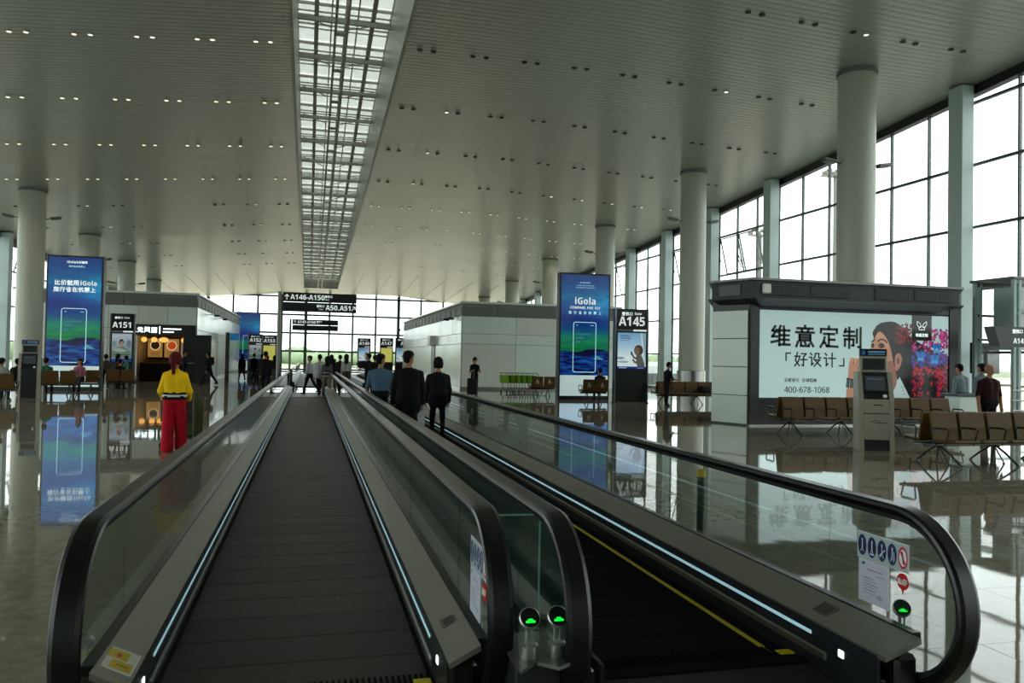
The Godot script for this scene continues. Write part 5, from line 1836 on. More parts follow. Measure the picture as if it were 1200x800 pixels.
func build_billboard() -> void:
	var o := thing("billboard_kiosk", "large kiosk wall with a lit advert of a woman under a dark vented canopy", "billboard", Vector3.ZERO)
	var body := MB.new()
	body.prism(PackedVector2Array([Vector2(11.50, -19.22), Vector2(18.25, -19.22), Vector2(18.7, -20.3), Vector2(18.7, -23.2), Vector2(13.2, -23.2), Vector2(11.03, -20.34)]), 0.0, 3.4)
	obj(body, "core", M.charcoal, o)
	bx("front_frame", Vector3(14.86, 3.28, -19.17), Vector3(6.75, 0.2, 0.1), M.black, o)
	bx("front_frame", Vector3(14.86, 0.36, -19.17), Vector3(6.75, 0.72, 0.1), M.black, o)
	bx("front_frame", Vector3(11.62, 1.9, -19.16), Vector3(0.25, 2.9, 0.12), M.charcoal, o)
	bx("front_frame", Vector3(18.06, 1.9, -19.16), Vector3(0.3, 2.9, 0.12), M.charcoal, o)
	var pw := 6.12
	var ph := 2.38
	var cx := 14.83
	var cy := 1.955
	var z := -19.13
	sheet("poster", Vector3(cx, cy, z), pw, ph, screen(billboard_print(), 0.48), o)
	var zz := z + 0.006
	var px := func(u: float) -> float: return cx + (u - 0.5) * pw
	var py := func(v: float) -> float: return cy + (0.5 - v) * ph
	glyphs("维意定制", 0.60, 0.755, Vector3(px.call(0.055), py.call(0.29), zz), 0.115, M.ink, o, 0)
	glyphs("「好设计」", 0.40, 0.455, Vector3(px.call(0.10), py.call(0.555), zz), 0.095, M.ink, o, 0)
	glyphs("全屋设计", 0.105, 0.118, Vector3(px.call(0.125), py.call(0.795), zz), 0.09, M.ink, o, 0)
	glyphs("全球招商", 0.105, 0.118, Vector3(px.call(0.215), py.call(0.795), zz), 0.09, M.ink, o, 0)
	letters("400-678-1068", 0.165, Vector3(px.call(0.125), py.call(0.94), zz), M.ink, o, false, 0.0, 0)
	# the butterfly mark and its name on the black label
	var m := MB.new()
	var bc := Vector3(px.call(0.85), py.call(0.125), zz)
	for s in [-1, 1]:
		for w in [[Vector2(0.02, -0.02), Vector2(0.06, 0.07), Vector2(0.16, 0.13), Vector2(0.165, 0.05), Vector2(0.11, -0.03), Vector2(0.02, -0.02)], [Vector2(0.02, -0.03), Vector2(0.10, -0.05), Vector2(0.09, -0.11), Vector2(0.03, -0.12), Vector2(0.0, -0.09)]]:
			for k in w.size() - 1:
				m.bar(bc + Vector3(w[k].x * s, w[k].y, 0), bc + Vector3(w[k + 1].x * s, w[k + 1].y, 0), 0.018, 0.006, Vector3(0, 0, 1))
	obj(m, "butterfly_mark", M.sign_white, o)
	glyphs("维意定制", 0.095, 0.105, Vector3(px.call(0.85), py.call(0.235), zz), 0.14, M.sign_white, o)
	# pale panels on the canted flank
	var a := Vector2(11.03, -20.34)
	var b := Vector2(11.50, -19.22)
	var dir := (b - a).normalized()
	var nrm := Vector2(-dir.y, dir.x)
	if nrm.x > 0:
		nrm = -nrm
	for k in 4:
		var mb_ := MB.new()
		mb_.xf = Transform3D(Basis(Vector3(dir.x, 0, dir.y), Vector3.UP, Vector3(dir.x, 0, dir.y).cross(Vector3.UP)), Vector3((a.x + b.x) / 2 + nrm.x * 0.02, 0.42 + k * 0.775, (a.y + b.y) / 2 + nrm.y * 0.02))
		mb_.box(Vector3.ZERO, Vector3(a.distance_to(b) - 0.02, 0.755, 0.04), 0.008)
		obj(mb_, "flank_panel", M.panel, o)
	bx("plinth_strip", Vector3(14.86, 0.02, -19.14), Vector3(6.8, 0.04, 0.12), M.steel, o)
	# canopy: a vented band over a tapering soffit, with a thin roof plate
	var plan := PackedVector2Array([Vector2(11.3, -18.6), Vector2(17.75, -18.6), Vector2(19.0, -20.1), Vector2(19.0, -23.6), Vector2(12.95, -23.6), Vector2(10.80, -20.0)])
	var cb := MB.new()
	cb.prism(plan, 3.42, 3.88)
	var sf := MB.new()
	var low := []
	var high := []
	for p in plan:
		high.append(Vector3(p.x, 3.42, p.y))
		var q := Vector2(14.8, -21.1) + (p - Vector2(14.8, -21.1)) * Vector2(0.86, 0.80)
		low.append(Vector3(q.x, 3.2, q.y))
	var mid := Vector3(14.8, 3.3, -21.1)
	for k in plan.size():
		var j := (k + 1) % plan.size()
		sf.face([high[k], high[j], low[j], low[k]], mid)
	sf.face(low, mid)
	obj(sf, "soffit", M.soffit, o)
	obj(cb, "canopy", M.canopy, o)
	var rp := PackedVector2Array()
	for p in plan:
		rp.append(Vector2(14.8, -21.1) + (p - Vector2(14.8, -21.1)) * 1.03)
	var rb := MB.new()
	rb.prism(rp, 3.88, 3.94)
	obj(rb, "roof_plate", M.dull_steel, o)
	var edge := MB.new()
	edge.prism(rp, 3.40, 3.43)
	obj(edge, "canopy_rim", M.canopy, o)
	for e in [[12.25, 1.15], [13.55, 1.15], [15.55, 1.15], [16.85, 1.15]]:
		var g := MB.new()
		var c := Vector3(e[0], 3.65, -18.6)
		g.box(c + Vector3(0, 0, 0.004), Vector3(e[1] + 0.08, 0.34, 0.02), 0.008)
		obj(g, "vent_frame", M.soffit, o)
		var sl := MB.new()
		for k in 5:
			sl.box(c + Vector3(0, -0.11 + 0.055 * k, 0.02), Vector3(e[1], 0.018, 0.02))
		for k in 9:
			sl.box(c + Vector3(-e[1] / 2 + e[1] * (k + 0.5) / 9, 0, 0.016), Vector3(0.014, 0.26, 0.012))
		obj(sl, "vent_slats", M.charcoal, o)
	# one more vent and the pale speaker on the canted end
	var va := Vector2(10.80, -20.0)
	var vb := Vector2(11.3, -18.6)
	var vd := (vb - va).normalized()
	var vx := Transform3D(Basis(Vector3(vd.x, 0, vd.y), Vector3.UP, Vector3(vd.x, 0, vd.y).cross(Vector3.UP)), Vector3((va.x + vb.x) / 2, 3.65, (va.y + vb.y) / 2))
	var vg := MB.new()
	vg.xf = vx
	vg.box(Vector3(-0.1, 0, 0.005), Vector3(0.75, 0.32, 0.03), 0.01)
	obj(vg, "vent_frame", M.black, o)
	var sp := thing("wall_speaker", "small round white speaker at the corner of the dark canopy", "speaker", Vector3(11.62, 3.66, -18.57))
	var sb := MB.new()
	sb.box(Vector3.ZERO, Vector3(0.26, 0.26, 0.08), 0.05)
	obj(sb, "cover", M.white, sp)
	area_glow(o, Vector3(cx, cy, z + 0.08), pw, ph, Color(0.85, 0.95, 0.95), 4.0)

# ---------------------------------------------------------------- seats
const PITCH := 0.585
func seat_row(parent: Node3D, n: int, turn: float, zoff: float, icons: int) -> void:
	# seats face +z before turning
	var base := Transform3D(Basis(Vector3.UP, turn), Vector3(0, 0, 0))
	var bk := MB.new()
	bk.xf = Transform3D(Basis(Vector3(1, 0, 0), -0.20), Vector3(0, 0.655, -0.235))
	bk.box(Vector3.ZERO, Vector3(0.54, 0.50, 0.045), 0.015)
	var back := bk.mesh()
	var pn := MB.new()
	pn.xf = Transform3D(Basis(Vector3(1, 0, 0), -0.06), Vector3(0, 0.425, 0.04))
	pn.box(Vector3.ZERO, Vector3(0.54, 0.05, 0.48), 0.018)
	var pan := pn.mesh()
	var am := MB.new()
	am.tube([Vector3(0, 0.36, -0.14), Vector3(0, 0.62, -0.17), Vector3(0, 0.645, -0.14), Vector3(0, 0.645, 0.16), Vector3(0, 0.62, 0.185), Vector3(0, 0.36, 0.10)], 0.016, 7)
	am.box(Vector3(0, 0.655, 0.01), Vector3(0.045, 0.022, 0.28), 0.006)
	var arm := am.mesh()
	var shift := Transform3D(Basis.IDENTITY, Vector3(0, 0, zoff))
	for k in n:
		var x := (k - (n - 1) / 2.0) * PITCH
		var t := base * shift * Transform3D(Basis.IDENTITY, Vector3(x, 0, 0))
		var bo := put(back, "backrest", M.seat, parent, t)
		put(pan, "seat", M.seat, parent, t)
		if k < icons or (icons < 0 and k >= n + icons):
			# white wheelchair mark on the rear of the back
			var ic := MB.new()
			ic.xf = Transform3D(Basis(Vector3(1, 0, 0), -0.20), Vector3(0, 0.655, -0.235)) * Transform3D(Basis(Vector3.UP, PI), Vector3(0, 0.02, -0.0245))
			ic.ball(Vector3(-0.02, 0.10, 0), Vector3(0.017, 0.017, 0.004), 8)
			ic.bar(Vector3(-0.02, 0.075, 0), Vector3(-0.01, 0.0, 0), 0.02, 0.004, Vector3(0, 0, 1))
			ic.bar(Vector3(-0.015, 0.04, 0), Vector3(0.04, 0.04, 0), 0.014, 0.004, Vector3(0, 0, 1))
			ic.bar(Vector3(-0.01, 0.0, 0), Vector3(0.045, 0.0, 0), 0.018, 0.004, Vector3(0, 0, 1))
			ic.bar(Vector3(0.045, 0.0, 0), Vector3(0.07, -0.06, 0), 0.018, 0.004, Vector3(0, 0, 1))
			ic.bar(Vector3(0.07, -0.06, 0), Vector3(0.09, -0.055, 0), 0.016, 0.004, Vector3(0, 0, 1))
			for j in 9:
				var a0 := 1.9 + j * 0.42
				var a1 := a0 + 0.44
				ic.bar(Vector3(0.005 + cos(a0) * 0.062, -0.04 + sin(a0) * 0.062, 0), Vector3(0.005 + cos(a1) * 0.062, -0.04 + sin(a1) * 0.062, 0), 0.013, 0.004, Vector3(0, 0, 1))
			obj(ic, "wheelchair_mark", M.white, bo)
	for k in n + 1:
		put(arm, "armrest", M.seat_frame, parent, base * shift * Transform3D(Basis.IDENTITY, Vector3((k - n / 2.0) * PITCH, 0, 0)))

func seat_bank(label: String, n: int, at: Vector3, turn: float, double := false, icons := 0, group := "") -> Node3D:
	var o := thing("beam_seating", label, "seating", at, turn, group)
	seat_row(o, n, 0.0, 0.0 if not double else 0.36, icons)
	if double:
		seat_row(o, n, PI, 0.36, 0)
	var z := 0.0
	bx("beam", Vector3(0, 0.345, z), Vector3(n * PITCH, 0.07, 0.10), M.seat_frame, o, 0.012)
	if double:
		bx("tie_plate", Vector3(0, 0.36, 0), Vector3(n * PITCH - 0.1, 0.02, 0.5), M.seat_frame, o)
	var legs := maxi(2, int(ceil(n / 2.0)))
	var reach := 0.26 if not double else 0.5
	for k in legs:
		var x := (float(k) / (legs - 1) - 0.5) * (n - 1) * PITCH
		var l := MB.new()
		for s in [-1, 1]:
			l.tube([Vector3(x, 0.33, 0.02 * s), Vector3(x, 0.20, reach * 0.5 * s), Vector3(x, 0.02, reach * s)], 0.018, 7)
			l.lathe(Vector3(x, 0, reach * s), [Vector2(0.032, 0), Vector2(0.03, 0.02), Vector2(0.0, 0.03)], 10)
			l.tube([Vector3(x + 0.12 * s, 0.02, reach * 0.2), Vector3(x, 0.33, 0)], 0.014, 6)
			l.lathe(Vector3(x + 0.12 * s, 0, reach * 0.2), [Vector2(0.026, 0), Vector2(0.024, 0.015), Vector2(0.0, 0.02)], 8)
		obj(l, "leg", M.seat_frame, o)
	return o

func build_seats() -> void:
	seat_bank("back-to-back row of brown seats nearest the walkway, in front of the billboard rows", 5, Vector3(11.78, 0, -11.55), 0.0, true)
	seat_bank("back-to-back row of brown seats directly below the lit billboard, behind the check-in machine", 8, Vector3(13.15, 0, -16.65), -0.02, true)
	seat_bank("row of brown seats behind the standing guard, seen from the back", 6, Vector3(15.2, 0, -29.3), PI, true)
	seat_bank("pair of brown seats with white wheelchair marks beside the lime luggage carts", 2, Vector3(10.42, 0, -35.2), PI, false, 2)
	seat_bank("brown wheelchair marked seats before the iGola COMPARE totem, one of them taken", 2, Vector3(11.45, 0, -31.15), PI + 0.04, false, 2)
	seat_bank("brown seats where a man in white sits, before the black kiosk with three screens", 3, Vector3(-10.15, 0, -29.2), PI, false)
	seat_bank("brown seats where a man in green sits, before the Chinese iGola totem", 3, Vector3(-9.62, 0, -34.2), PI, false)
	seat_bank("brown seats facing the walkway where a woman in pink sits under the blue totem", 2, Vector3(-8.85, 0, -35.4), 0.0, false)
	seat_bank("brown seats at the foot of the gate A151 totem", 2, Vector3(-7.85, 0, -37.4), PI, false)

# ---------------------------------------------------------------- check-in machine
func check_in_machine(label: String, at: Vector3, turn: float, dark := false) -> Node3D:
	var o := thing("check_in_machine", label, "kiosk machine", at, turn)
	# side outline in (depth, height), swept across the width
	var side := PackedVector2Array([Vector2(0.30, 0.0), Vector2(0.27, 0.12), Vector2(0.235, 0.40), Vector2(0.22, 0.75), Vector2(0.225, 0.98), Vector2(0.17, 1.12), Vector2(0.05, 1.50), Vector2(0.0, 1.56), Vector2(-0.22, 1.56), Vector2(-0.26, 1.40), Vector2(-0.26, 0.0)])
	var grey := paint(Color(0.58, 0.57, 0.51), 0.4)
	for s in [-1, 1]:
		var f := MB.new()
		f.xf = Transform3D(Basis(Vector3(0, 0, 1), Vector3(0, 1, 0), Vector3(-1, 0, 0)), Vector3.ZERO)
		var a: float = s * 0.33
		f.extrude(side, minf(a, a - s * 0.09), maxf(a, a - s * 0.09))
		obj(f, "side_cheek", grey, o)
	var inner := PackedVector2Array()
	for p in side:
		inner.append(Vector2(p.x - 0.02 if p.x > 0 else p.x + 0.01, p.y - 0.01 if p.y > 1 else p.y))
	var c := MB.new()
	c.xf = Transform3D(Basis(Vector3(0, 0, 1), Vector3(0, 1, 0), Vector3(-1, 0, 0)), Vector3.ZERO)
	c.extrude(inner, -0.24, 0.24)
	obj(c, "body", M.charcoal, o)
	var door: StandardMaterial3D = M.charcoal if dark else grey
	bx("lower_door", Vector3(0, 0.46, 0.226), Vector3(0.47, 0.52, 0.03), door, o, 0.012)
	bx("printer_door", Vector3(0, 0.875, 0.215), Vector3(0.47, 0.28, 0.03), door, o, 0.012)
	bx("slot", Vector3(0.02, 0.90, 0.232), Vector3(0.17, 0.022, 0.01), M.black, o)
	var wv := MB.new()
	wv.bar(Vector3(-0.13, 0.55, 0.243), Vector3(-0.02, 0.60, 0.243), 0.012, 0.004, Vector3(0, 0, 1))
	wv.bar(Vector3(-0.02, 0.60, 0.243), Vector3(0.06, 0.575, 0.243), 0.010, 0.004, Vector3(0, 0, 1))
	wv.bar(Vector3(-0.04, 0.55, 0.243), Vector3(0.19, 0.545, 0.243), 0.016, 0.004, Vector3(0, 0, 1))
	obj(wv, "emblem", M.charcoal, o)
	var tilt := Basis(Vector3(1, 0, 0), -0.306)
	var sc := bx("touch_screen", Vector3.ZERO, Vector3(0.44, 0.36, 0.02), M.black, o, 0.005)
	sc.transform = Transform3D(tilt, Vector3(0, 1.33, 0.102))
	var sp := Pic.new(64, 48, Color(0.17, 0.19, 0.21))
	sp.line([Vector2(0.1, 0.2), Vector2(0.4, 0.2)], 0.05, Color(0.3, 0.33, 0.35))
	sp.line([Vector2(0.45, 0.24), Vector2(0.85, 0.2)], 0.04, Color(0.3, 0.33, 0.35))
	sheet("display", Vector3(0, 0.0, 0.0115), 0.38, 0.30, screen(sp.im, 0.6), sc)
	var kp := bx("reader_panel", Vector3.ZERO, Vector3(0.46, 0.17, 0.02), M.black, o, 0.005)
	kp.transform = Transform3D(tilt, Vector3(0, 1.075, 0.185))
	bx("card_reader", Vector3(0.16, 0.0, 0.014), Vector3(0.07, 0.06, 0.02), M.white, kp, 0.006)
	bx("neck", Vector3(0, 1.62, -0.10), Vector3(0.5, 0.16, 0.16), grey, o, 0.02)
	var up := bx("upper_screen", Vector3(0, 1.72, -0.08), Vector3(0.53, 0.31, 0.12), grey, o, 0.02)
	bx("upper_display", Vector3(0, 1.715, -0.018), Vector3(0.42, 0.23, 0.006), paint(Color(0.10, 0.11, 0.12), 0.15), up)
	var hd := bx("header", Vector3(0, 1.945, -0.08), Vector3(0.53, 0.16, 0.05), M.black, o, 0.012)
	bx("header_icon", Vector3(-0.19, 1.945, -0.053), Vector3(0.06, 0.08, 0.004), glow(Color(0.08, 0.30, 0.55), 0.5), hd)
	bx("header_text", Vector3(0.06, 1.963, -0.053), Vector3(0.32, 0.03, 0.004), M.dim_text, hd)
	bx("header_text", Vector3(0.06, 1.915, -0.053), Vector3(0.32, 0.014, 0.004), M.dim_text, hd)
	return o

# ---------------------------------------------------------------- luggage carts
func luggage_cart(label: String, at: Vector3, turn: float, panel: StandardMaterial3D, group := "") -> Node3D:
	var o := thing("luggage_cart", label, "luggage cart", at, turn, group)
	# pushed towards -z; handle at +z
	var f := MB.new()
	for s in [-1, 1]:
		f.tube([Vector3(0.27 * s, 0.98, 0.40), Vector3(0.27 * s, 0.90, 0.34), Vector3(0.25 * s, 0.22, 0.18), Vector3(0.22 * s, 0.14, 0.10), Vector3(0.16 * s, 0.13, -0.50)], 0.017, 8)
		f.tube([Vector3(0.25 * s, 0.22, 0.18), Vector3(0.27 * s, 0.12, 0.30)], 0.015, 6)
	f.tube([Vector3(-0.25, 0.24, 0.18), Vector3(0.25, 0.24, 0.18)], 0.012, 6)
	f.tube([Vector3(-0.26, 0.60, 0.27), Vector3(0.26, 0.60, 0.27)], 0.012, 6)
	obj(f, "frame", M.dull_steel, o)
	var h := MB.new()
	h.tube([Vector3(-0.29, 0.99, 0.41), Vector3(0.29, 0.99, 0.41)], 0.022, 10)
	obj(h, "handle", panel, o)
	var p := bx("sign_panel", Vector3(0, 0.76, 0.31), Vector3(0.52, 0.40, 0.02), panel, o, 0.006)
	p.rotation.x = 0.2
	var d := MB.new()
	for k in 5:
		d.bar(Vector3(-0.16 + 0.08 * k, 0.155, 0.12), Vector3(-0.12 + 0.06 * k, 0.15, -0.5), 0.02, 0.014)
	d.bar(Vector3(-0.2, 0.15, -0.1), Vector3(0.2, 0.15, -0.1), 0.02, 0.012)
	d.bar(Vector3(-0.16, 0.16, -0.5), Vector3(0.16, 0.16, -0.5), 0.03, 0.05)
	obj(d, "platform", M.dull_steel, o)
	for q in [Vector3(-0.27, 0.06, 0.30), Vector3(0.27, 0.06, 0.30), Vector3(0, 0.06, -0.44)]:
		var w := MB.new()
		w.xf = Transform3D(Basis(Vector3(0, 0, 1), PI / 2), q)
		w.lathe(Vector3(0, -0.018, 0), [Vector2(0.0, 0), Vector2(0.055, 0), Vector2(0.06, 0.012), Vector2(0.06, 0.024), Vector2(0.055, 0.036), Vector2(0.0, 0.036)], 14)
		obj(w, "wheel", M.rubber, o)
	return o

func build_machines() -> void:
	check_in_machine("grey self check-in machine standing in front of the lit billboard", Vector3(11.06, 0, -13.75), -0.42)
	var lk := check_in_machine("dark self check-in machine among the seats by the Chinese iGola totem", Vector3(-9.52, 0, -31.2), 0.2, true)
	tag(lk, "dark self check-in machine among the seats by the Chinese iGola totem")
	var ord := ["first of the nested lime green luggage carts, farthest from the wheelchair seats", "second nested lime green luggage cart by the white block", "third nested lime green luggage cart by the white block", "fourth nested lime green luggage cart by the white block", "fifth nested lime green luggage cart by the white block", "last of the nested lime green luggage carts, beside the wheelchair seats"]
	var first := luggage_cart(ord[0], Vector3(9.62, 0, -38.2), -0.85, M.lime, "lime luggage carts parked in a line")
	for k in range(1, 6):
		dup(first, Vector3(9.62 + 0.29 * k, 0, -38.2), -0.85, ord[k])
	luggage_cart("luggage cart pushed by the woman in yellow and red", Vector3(-2.2, 0, -15.15), 0.0, M.dull_steel)
	var bag := thing("travel_bag", "olive green soft bag on the pushed luggage cart", "bag", Vector3(-2.02, 0.16, -15.25))
	var b := MB.new()
	b.box(Vector3(0, 0.36, 0), Vector3(0.36, 0.72, 0.26), 0.07)
	obj(b, "body", paint(Color(0.22, 0.25, 0.05), 0.7), bag)
	var hd := MB.new()
	hd.tube([Vector3(-0.1, 0.71, 0), Vector3(-0.08, 0.80, 0), Vector3(0.08, 0.80, 0), Vector3(0.1, 0.71, 0)], 0.012, 6)
	obj(hd, "handle", M.rubber, bag)

# ---------------------------------------------------------------- beyond the billboard: counter, lift, gate sign
func build_gate_corner() -> void:
	var lift := thing("glass_lift", "steel framed glass lift enclosure standing against the window wall", "lift", Vector3(20.75, 0, -19.6))
	var fr := MB.new()
	for x in [-0.78, -0.6, 0.78]:
		for z in [-0.7, 0.7]:
			fr.box(Vector3(x, 2.15, z), Vector3(0.11, 4.3, 0.11), 0.01)
	obj(fr, "post", M.pillar, lift)
	for y in [1.15, 2.55, 3.3, 4.24]:
		for z in [-0.7, 0.7]:
			bx("rail", Vector3(0, y, z), Vector3(1.66, 0.12 if y > 4 else 0.07, 0.1), M.dull_steel, lift)
	for y in [0.6, 1.85, 2.95, 3.75]:
		for z in [-0.7, 0.7]:
			bx("pane", Vector3(0.1, y, z), Vector3(1.3, 0.66 if y > 2.5 else 1.1, 0.012), M.balustrade, lift)
	bx("roof", Vector3(0, 4.34, 0), Vector3(1.8, 0.08, 1.6), M.dull_steel, lift, 0.01)
	bx("car", Vector3(0.25, 3.2, -0.1), Vector3(0.9, 1.9, 1.0), M.pillar, lift, 0.02)
	for k in 3:
		bx("guard_rail", Vector3(-0.1, 0.46 + 0.29 * k, 0.95), Vector3(2.0, 0.045, 0.045), M.steel, lift, 0.01)
	var gs := thing("gate_sign", "black wedge shaped gate sign reading A145 in front of the glass lift", "sign", Vector3(18.9, 2.27, -17.5))
	var wp := MB.new()
	wp.extrude(PackedVector2Array([Vector2(-0.85, 0.0), Vector2(1.2, 0.0), Vector2(1.2, 0.54), Vector2(-1.05, 0.54)]), -0.35, 0.0)
	obj(wp, "board", M.black, gs)
	letters("A145", 0.14, Vector3(-0.20, 0.09, 0.008), M.sign_white, gs)
	glyphs("登机口", 0.11, 0.12, Vector3(-0.28, 0.42, 0.008), 0.14, M.sign_white, gs)
	var hp := MB.new()
	hp.tube([Vector3(0.9, 0.54, -0.2), Vector3(0.9, 6.0, -0.2)], 0.03, 8)
	hp.tube([Vector3(0.9, -2.27, -0.2), Vector3(0.9, 0.0, -0.2)], 0.05, 8)
	obj(hp, "post", M.dull_steel, gs)
	var ct := thing("counter", "pale boarding counter with a dark top where two men in white stand", "counter", Vector3(17.05, 0, -17.7))
	bx("body", Vector3(0.0, 0.46, 0), Vector3(0.75, 0.92, 0.5), M.panel, ct, 0.02)
	bx("top", Vector3(0.0, 0.95, 0), Vector3(0.95, 0.07, 0.6), M.charcoal, ct, 0.01)
	var sc := thing("departure_screen", "dark screen panel hung between the window pillar and the glass lift", "screen", Vector3(21.35, 2.0, -21.3))
	bx("case", Vector3(0, 0, 0), Vector3(1.1, 1.0, 0.12), M.black, sc, 0.02)
	bx("bracket", Vector3(0.2, 0.1, -0.15), Vector3(0.1, 0.6, 0.2), M.dull_steel, sc)

# ---------------------------------------------------------------- outside
func build_outside() -> void:
	var g := MB.new()
	g.box(Vector3(0, -5.3, -270), Vector3(2400, 0.6, 360))
	struct(g, "ground_apron", paint(Color(0.88, 0.83, 0.73), 0.9), "pale concrete apron beyond the end windows")
	var asp := MB.new()
	asp.box(Vector3(0, -5.3, 80), Vector3(2400, 0.6, 340))
	struct(asp, "ground_asphalt", paint(Color(0.50, 0.51, 0.49), 0.9), "grey asphalt stands outside the side windows")
	var f := MB.new()
	f.box(Vector3(0, -5.3, -1100), Vector3(2400, 0.58, 1300))
	struct(f, "ground_grass", paint(Color(0.55, 0.60, 0.45), 0.95), "green field beyond the apron")
	var r := RandomNumberGenerator.new()
	r.seed = 5
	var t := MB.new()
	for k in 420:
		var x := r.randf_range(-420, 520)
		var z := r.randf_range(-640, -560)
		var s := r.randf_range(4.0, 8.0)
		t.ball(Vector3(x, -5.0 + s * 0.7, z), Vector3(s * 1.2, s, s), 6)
	var tr := obj(t, "tree_line", paint(Color(0.50, 0.57, 0.44), 0.95))  # leaf green paled: distance haze is painted into this colour
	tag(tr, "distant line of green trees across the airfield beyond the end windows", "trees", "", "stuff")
	# a pale boarding bridge outside the billboard side windows
	for e in [[Vector3(34, -1.2, -62), 0.25, 22.0, "pale boarding bridge outside the windows behind gate sign A145"], [Vector3(36, -1.0, -96), 0.1, 24.0, "second pale boarding bridge farther along outside the windows"]]:
		var o := thing("boarding_bridge", e[3], "boarding bridge", e[0], e[1])
		bx("tunnel", Vector3(0, 1.2, 0), Vector3(e[2], 2.9, 3.2), paint(Color(0.74, 0.77, 0.76), 0.5), o, 0.1)
		for k in 6:
			bx("window_band", Vector3(-e[2] / 2 + e[2] * (k + 0.5) / 6.0, 1.5, 1.62), Vector3(e[2] / 6.0 - 0.6, 0.9, 0.05), M.charcoal, o)
		for k in 2:
			bx("leg", Vector3((k - 0.5) * 12, -2.1, 0), Vector3(0.7, 3.8, 0.7), M.dull_steel, o)
	for e in [[46.0, -62.5, 24.0, "tall floodlight mast with a cluster head outside the billboard side windows"], [43.0, -70.0, 19.5, "lower floodlight mast beside the tall one outside the windows"]]:
		var o := thing("light_mast", e[3], "light mast", Vector3(e[0], -5, e[1]))
		var p := MB.new()
		p.tube([Vector3.ZERO, Vector3(0, e[2], 0)], 0.18, 8)
		obj(p, "mast", M.dull_steel, o)
		var h := MB.new()
		for k in 6:
			h.box(Vector3(-1.1 + 0.44 * k, e[2] + 0.1 + 0.25 * (k % 2), 0), Vector3(0.36, 0.3, 0.5), 0.04)
		h.box(Vector3(0, e[2] - 0.15, 0), Vector3(2.6, 0.12, 0.8))
		obj(h, "lamp_head", M.dull_steel, o)
	var pb := thing("terminal_pier", "long pale pier building far outside the shop side windows", "building", Vector3(-75, -5, -120))
	bx("wall", Vector3(0, 4.0, 0), Vector3(40, 8, 90), paint(Color(0.72, 0.75, 0.76), 0.6), pb)
	bx("window_band", Vector3(20.05, 3.4, 0), Vector3(0.1, 1.4, 88), paint(Color(0.20, 0.34, 0.42), 0.3), pb)
	bx("roof", Vector3(0, 8.2, 0), Vector3(42, 0.5, 92), M.louvre, pb)

# ---------------------------------------------------------------- people
var tones := {}
func cloth(c: Color) -> StandardMaterial3D:
	var key := c.to_html()
	if not tones.has(key):
		var m := paint(c, 0.85, 0.0, 0.35)
		tones[key] = m
	return tones[key]

